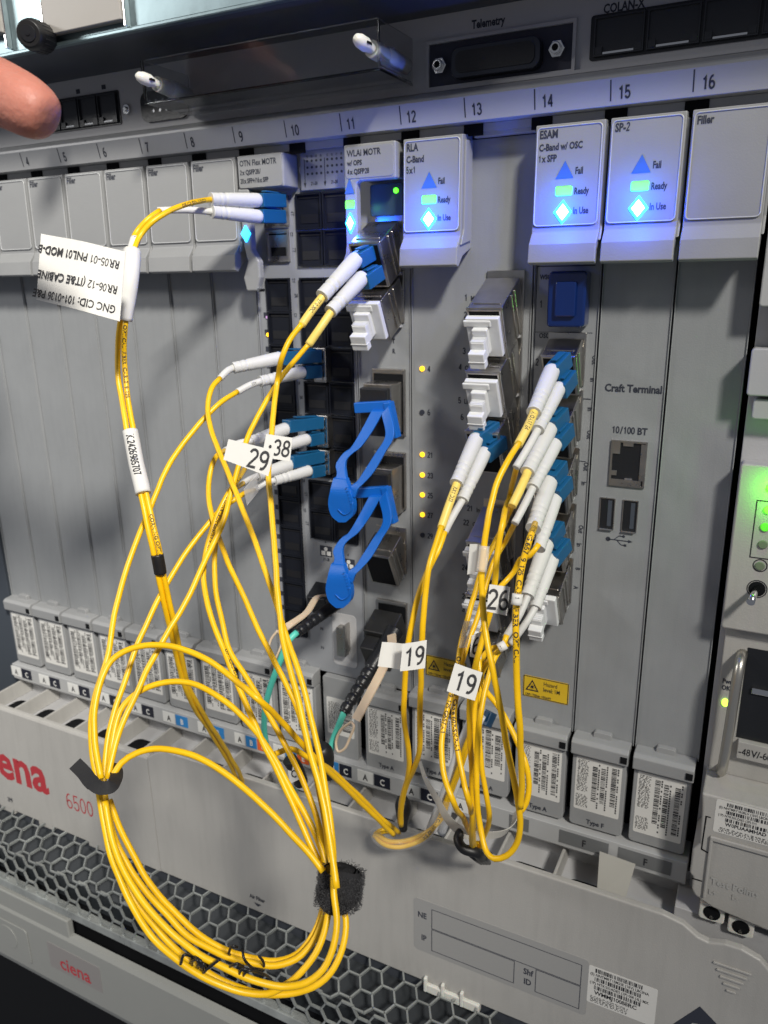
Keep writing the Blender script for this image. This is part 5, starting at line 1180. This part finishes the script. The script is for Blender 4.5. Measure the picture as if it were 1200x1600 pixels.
# ================================================================ clear cover with two nylon pins, at the top
t = thing('clear_cover', 'clear acrylic box cover standing out under the upper unit, held by two white pins', 'cover', (267, -15, 13))
for nm_, bx in (('front_sheet', (210.6, 324.2, -31.2, -30.0, 12.2, 29.0)), ('bottom_sheet', (210.6, 324.2, -29.8, -1, 12.2, 13.2)), ('side_sheet', (323.2, 324.2, -29.8, -1, 13.4, 29.0)), ('side_sheet', (210.6, 211.6, -29.8, -1, 13.4, 29.0))):
    b = MB(); b.box(*bx); part(b, nm_, ACR, t, .25)
def pin(label, a, c_, tip):
    t = thing('nylon_pin', label, 'pin', a)
    d = (c_-a).normalized()
    b = MB(); b.tube([a, a.lerp(c_, .9), c_], [3.1, 3.1, 2.9], 18); b.tube([a.lerp(c_, .35), a.lerp(c_, .36), a.lerp(c_, .62), a.lerp(c_, .63)], [3.1, 3.4, 3.4, 3.1], 18); part(b, 'pin_barrel', NYL, t)
    L = (tip-c_).length; b = MB(); b.tube([c_.lerp(tip, q) for q in (-.1, .0, .2, .35, .7, .9, 1.0)], [1.9, 1.9, 1.9, 2.5, 2.4, 1.7, .6], 16); pt_ = part(b, 'pin_tip', NYL, t)
    m_ = c_.lerp(tip, .35); u = d.cross(Vector((0, 0, 1))).normalized()
    b = MB(); b.obox(m_-d*.5+Vector((CX, CY, CZ)).normalized()*0, m_+d*2.4, 5.0, .8); part(b, 'pin_slit', DARK, pt_)
pin('white nylon pin at the left end of the clear cover', P(296, 150, -6), P(245, 131, -31), P(212, 117, -40))
pin('white nylon pin at the right end of the clear cover', P(632, 104, -6), P(580, 76, -31), P(554, 58, -40))

# ================================================================ pointing hand at the upper left
Cc = Vector((CX, CY, CZ))
def H(px, py, z): return Cc+(R0*((px-600)/FP)+R1*((py-800)/FP)+R2)*z
def skin_mesh(joints, edges, root):
    me = bpy.data.meshes.new('hand'); me.from_pydata([j[0] for j in joints], edges, []); o = bpy.data.objects.new('hand', me); COL.objects.link(o)
    sk = o.modifiers.new('s', 'SKIN'); sk.use_smooth_shade = True
    for i, j in enumerate(joints): me.skin_vertices[0].data[i].radius = (j[1], j[1]*(j[2] if len(j) > 2 else 1)); me.skin_vertices[0].data[i].use_root = (i == root)
    o.modifiers.new('ss', 'SUBSURF').levels = 3; o.modifiers['ss'].render_levels = 3
    dg = bpy.context.evaluated_depsgraph_get(); m2 = bpy.data.meshes.new_from_object(o.evaluated_get(dg)); bpy.data.objects.remove(o)
    return m2
J = []; Ed = []
def chain(start, pts):
    p = start
    for q in pts: J.append(q); Ed.append((p, len(J)-1)) if p is not None else None; p = len(J)-1
    return p
wrist = chain(None, [(H(-620, -260, 235), 24), (H(-540, -210, 228), 22), (H(-450, -140, 222), 21)])
palm = wrist
idx = chain(palm, [(H(-330, -20, 212), 11.5), (H(-240, 40, 206), 9.6), (H(-150, 82, 200), 8.8), (H(-70, 112, 196), 8.6), (H(-5, 142, 193), 8.5), (H(38, 163, 191), 8.0), (H(64, 180, 190), 7.0), (H(80, 191, 190), 4.6)])
for i, (ox, oy, oz) in enumerate(((-40, -95, 6), (-70, -160, 14), (-100, -215, 24))):
    chain(palm, [(H(-330+ox, -20+oy, 212+oz), 10-i*.5), (H(-250+ox, 0+oy, 205+oz), 8.8-i*.5), (H(-190+ox, 20+oy, 222+oz), 8.0-i*.5), (H(-230+ox, 60+oy, 240+oz), 7.4-i*.5), (H(-290+ox, 70+oy, 238+oz), 5.6-i*.4)])
chain(1, [(H(-440, 10, 205), 12), (H(-360, 110, 200), 10.4), (H(-300, 160, 204), 9), (H(-250, 180, 210), 6.4)])
m2 = skin_mesh(J, Ed, 1)
loc = J[1][0]
for v in m2.vertices: v.co = (v.co-loc)*S
SKIN = mat('skin', (.44, .17, .125), .5, bump=.8, bscale=700, sub=.25, var=.10, vscale=60)
m2.materials.append(SKIN)
for p in m2.polygons: p.use_smooth = True
ho = bpy.data.objects.new('hand', m2); ho.location = loc*S; link(ho)
tag(ho, 'blurred bare fingertip of a hand pointing in from the upper left edge', 'hand')
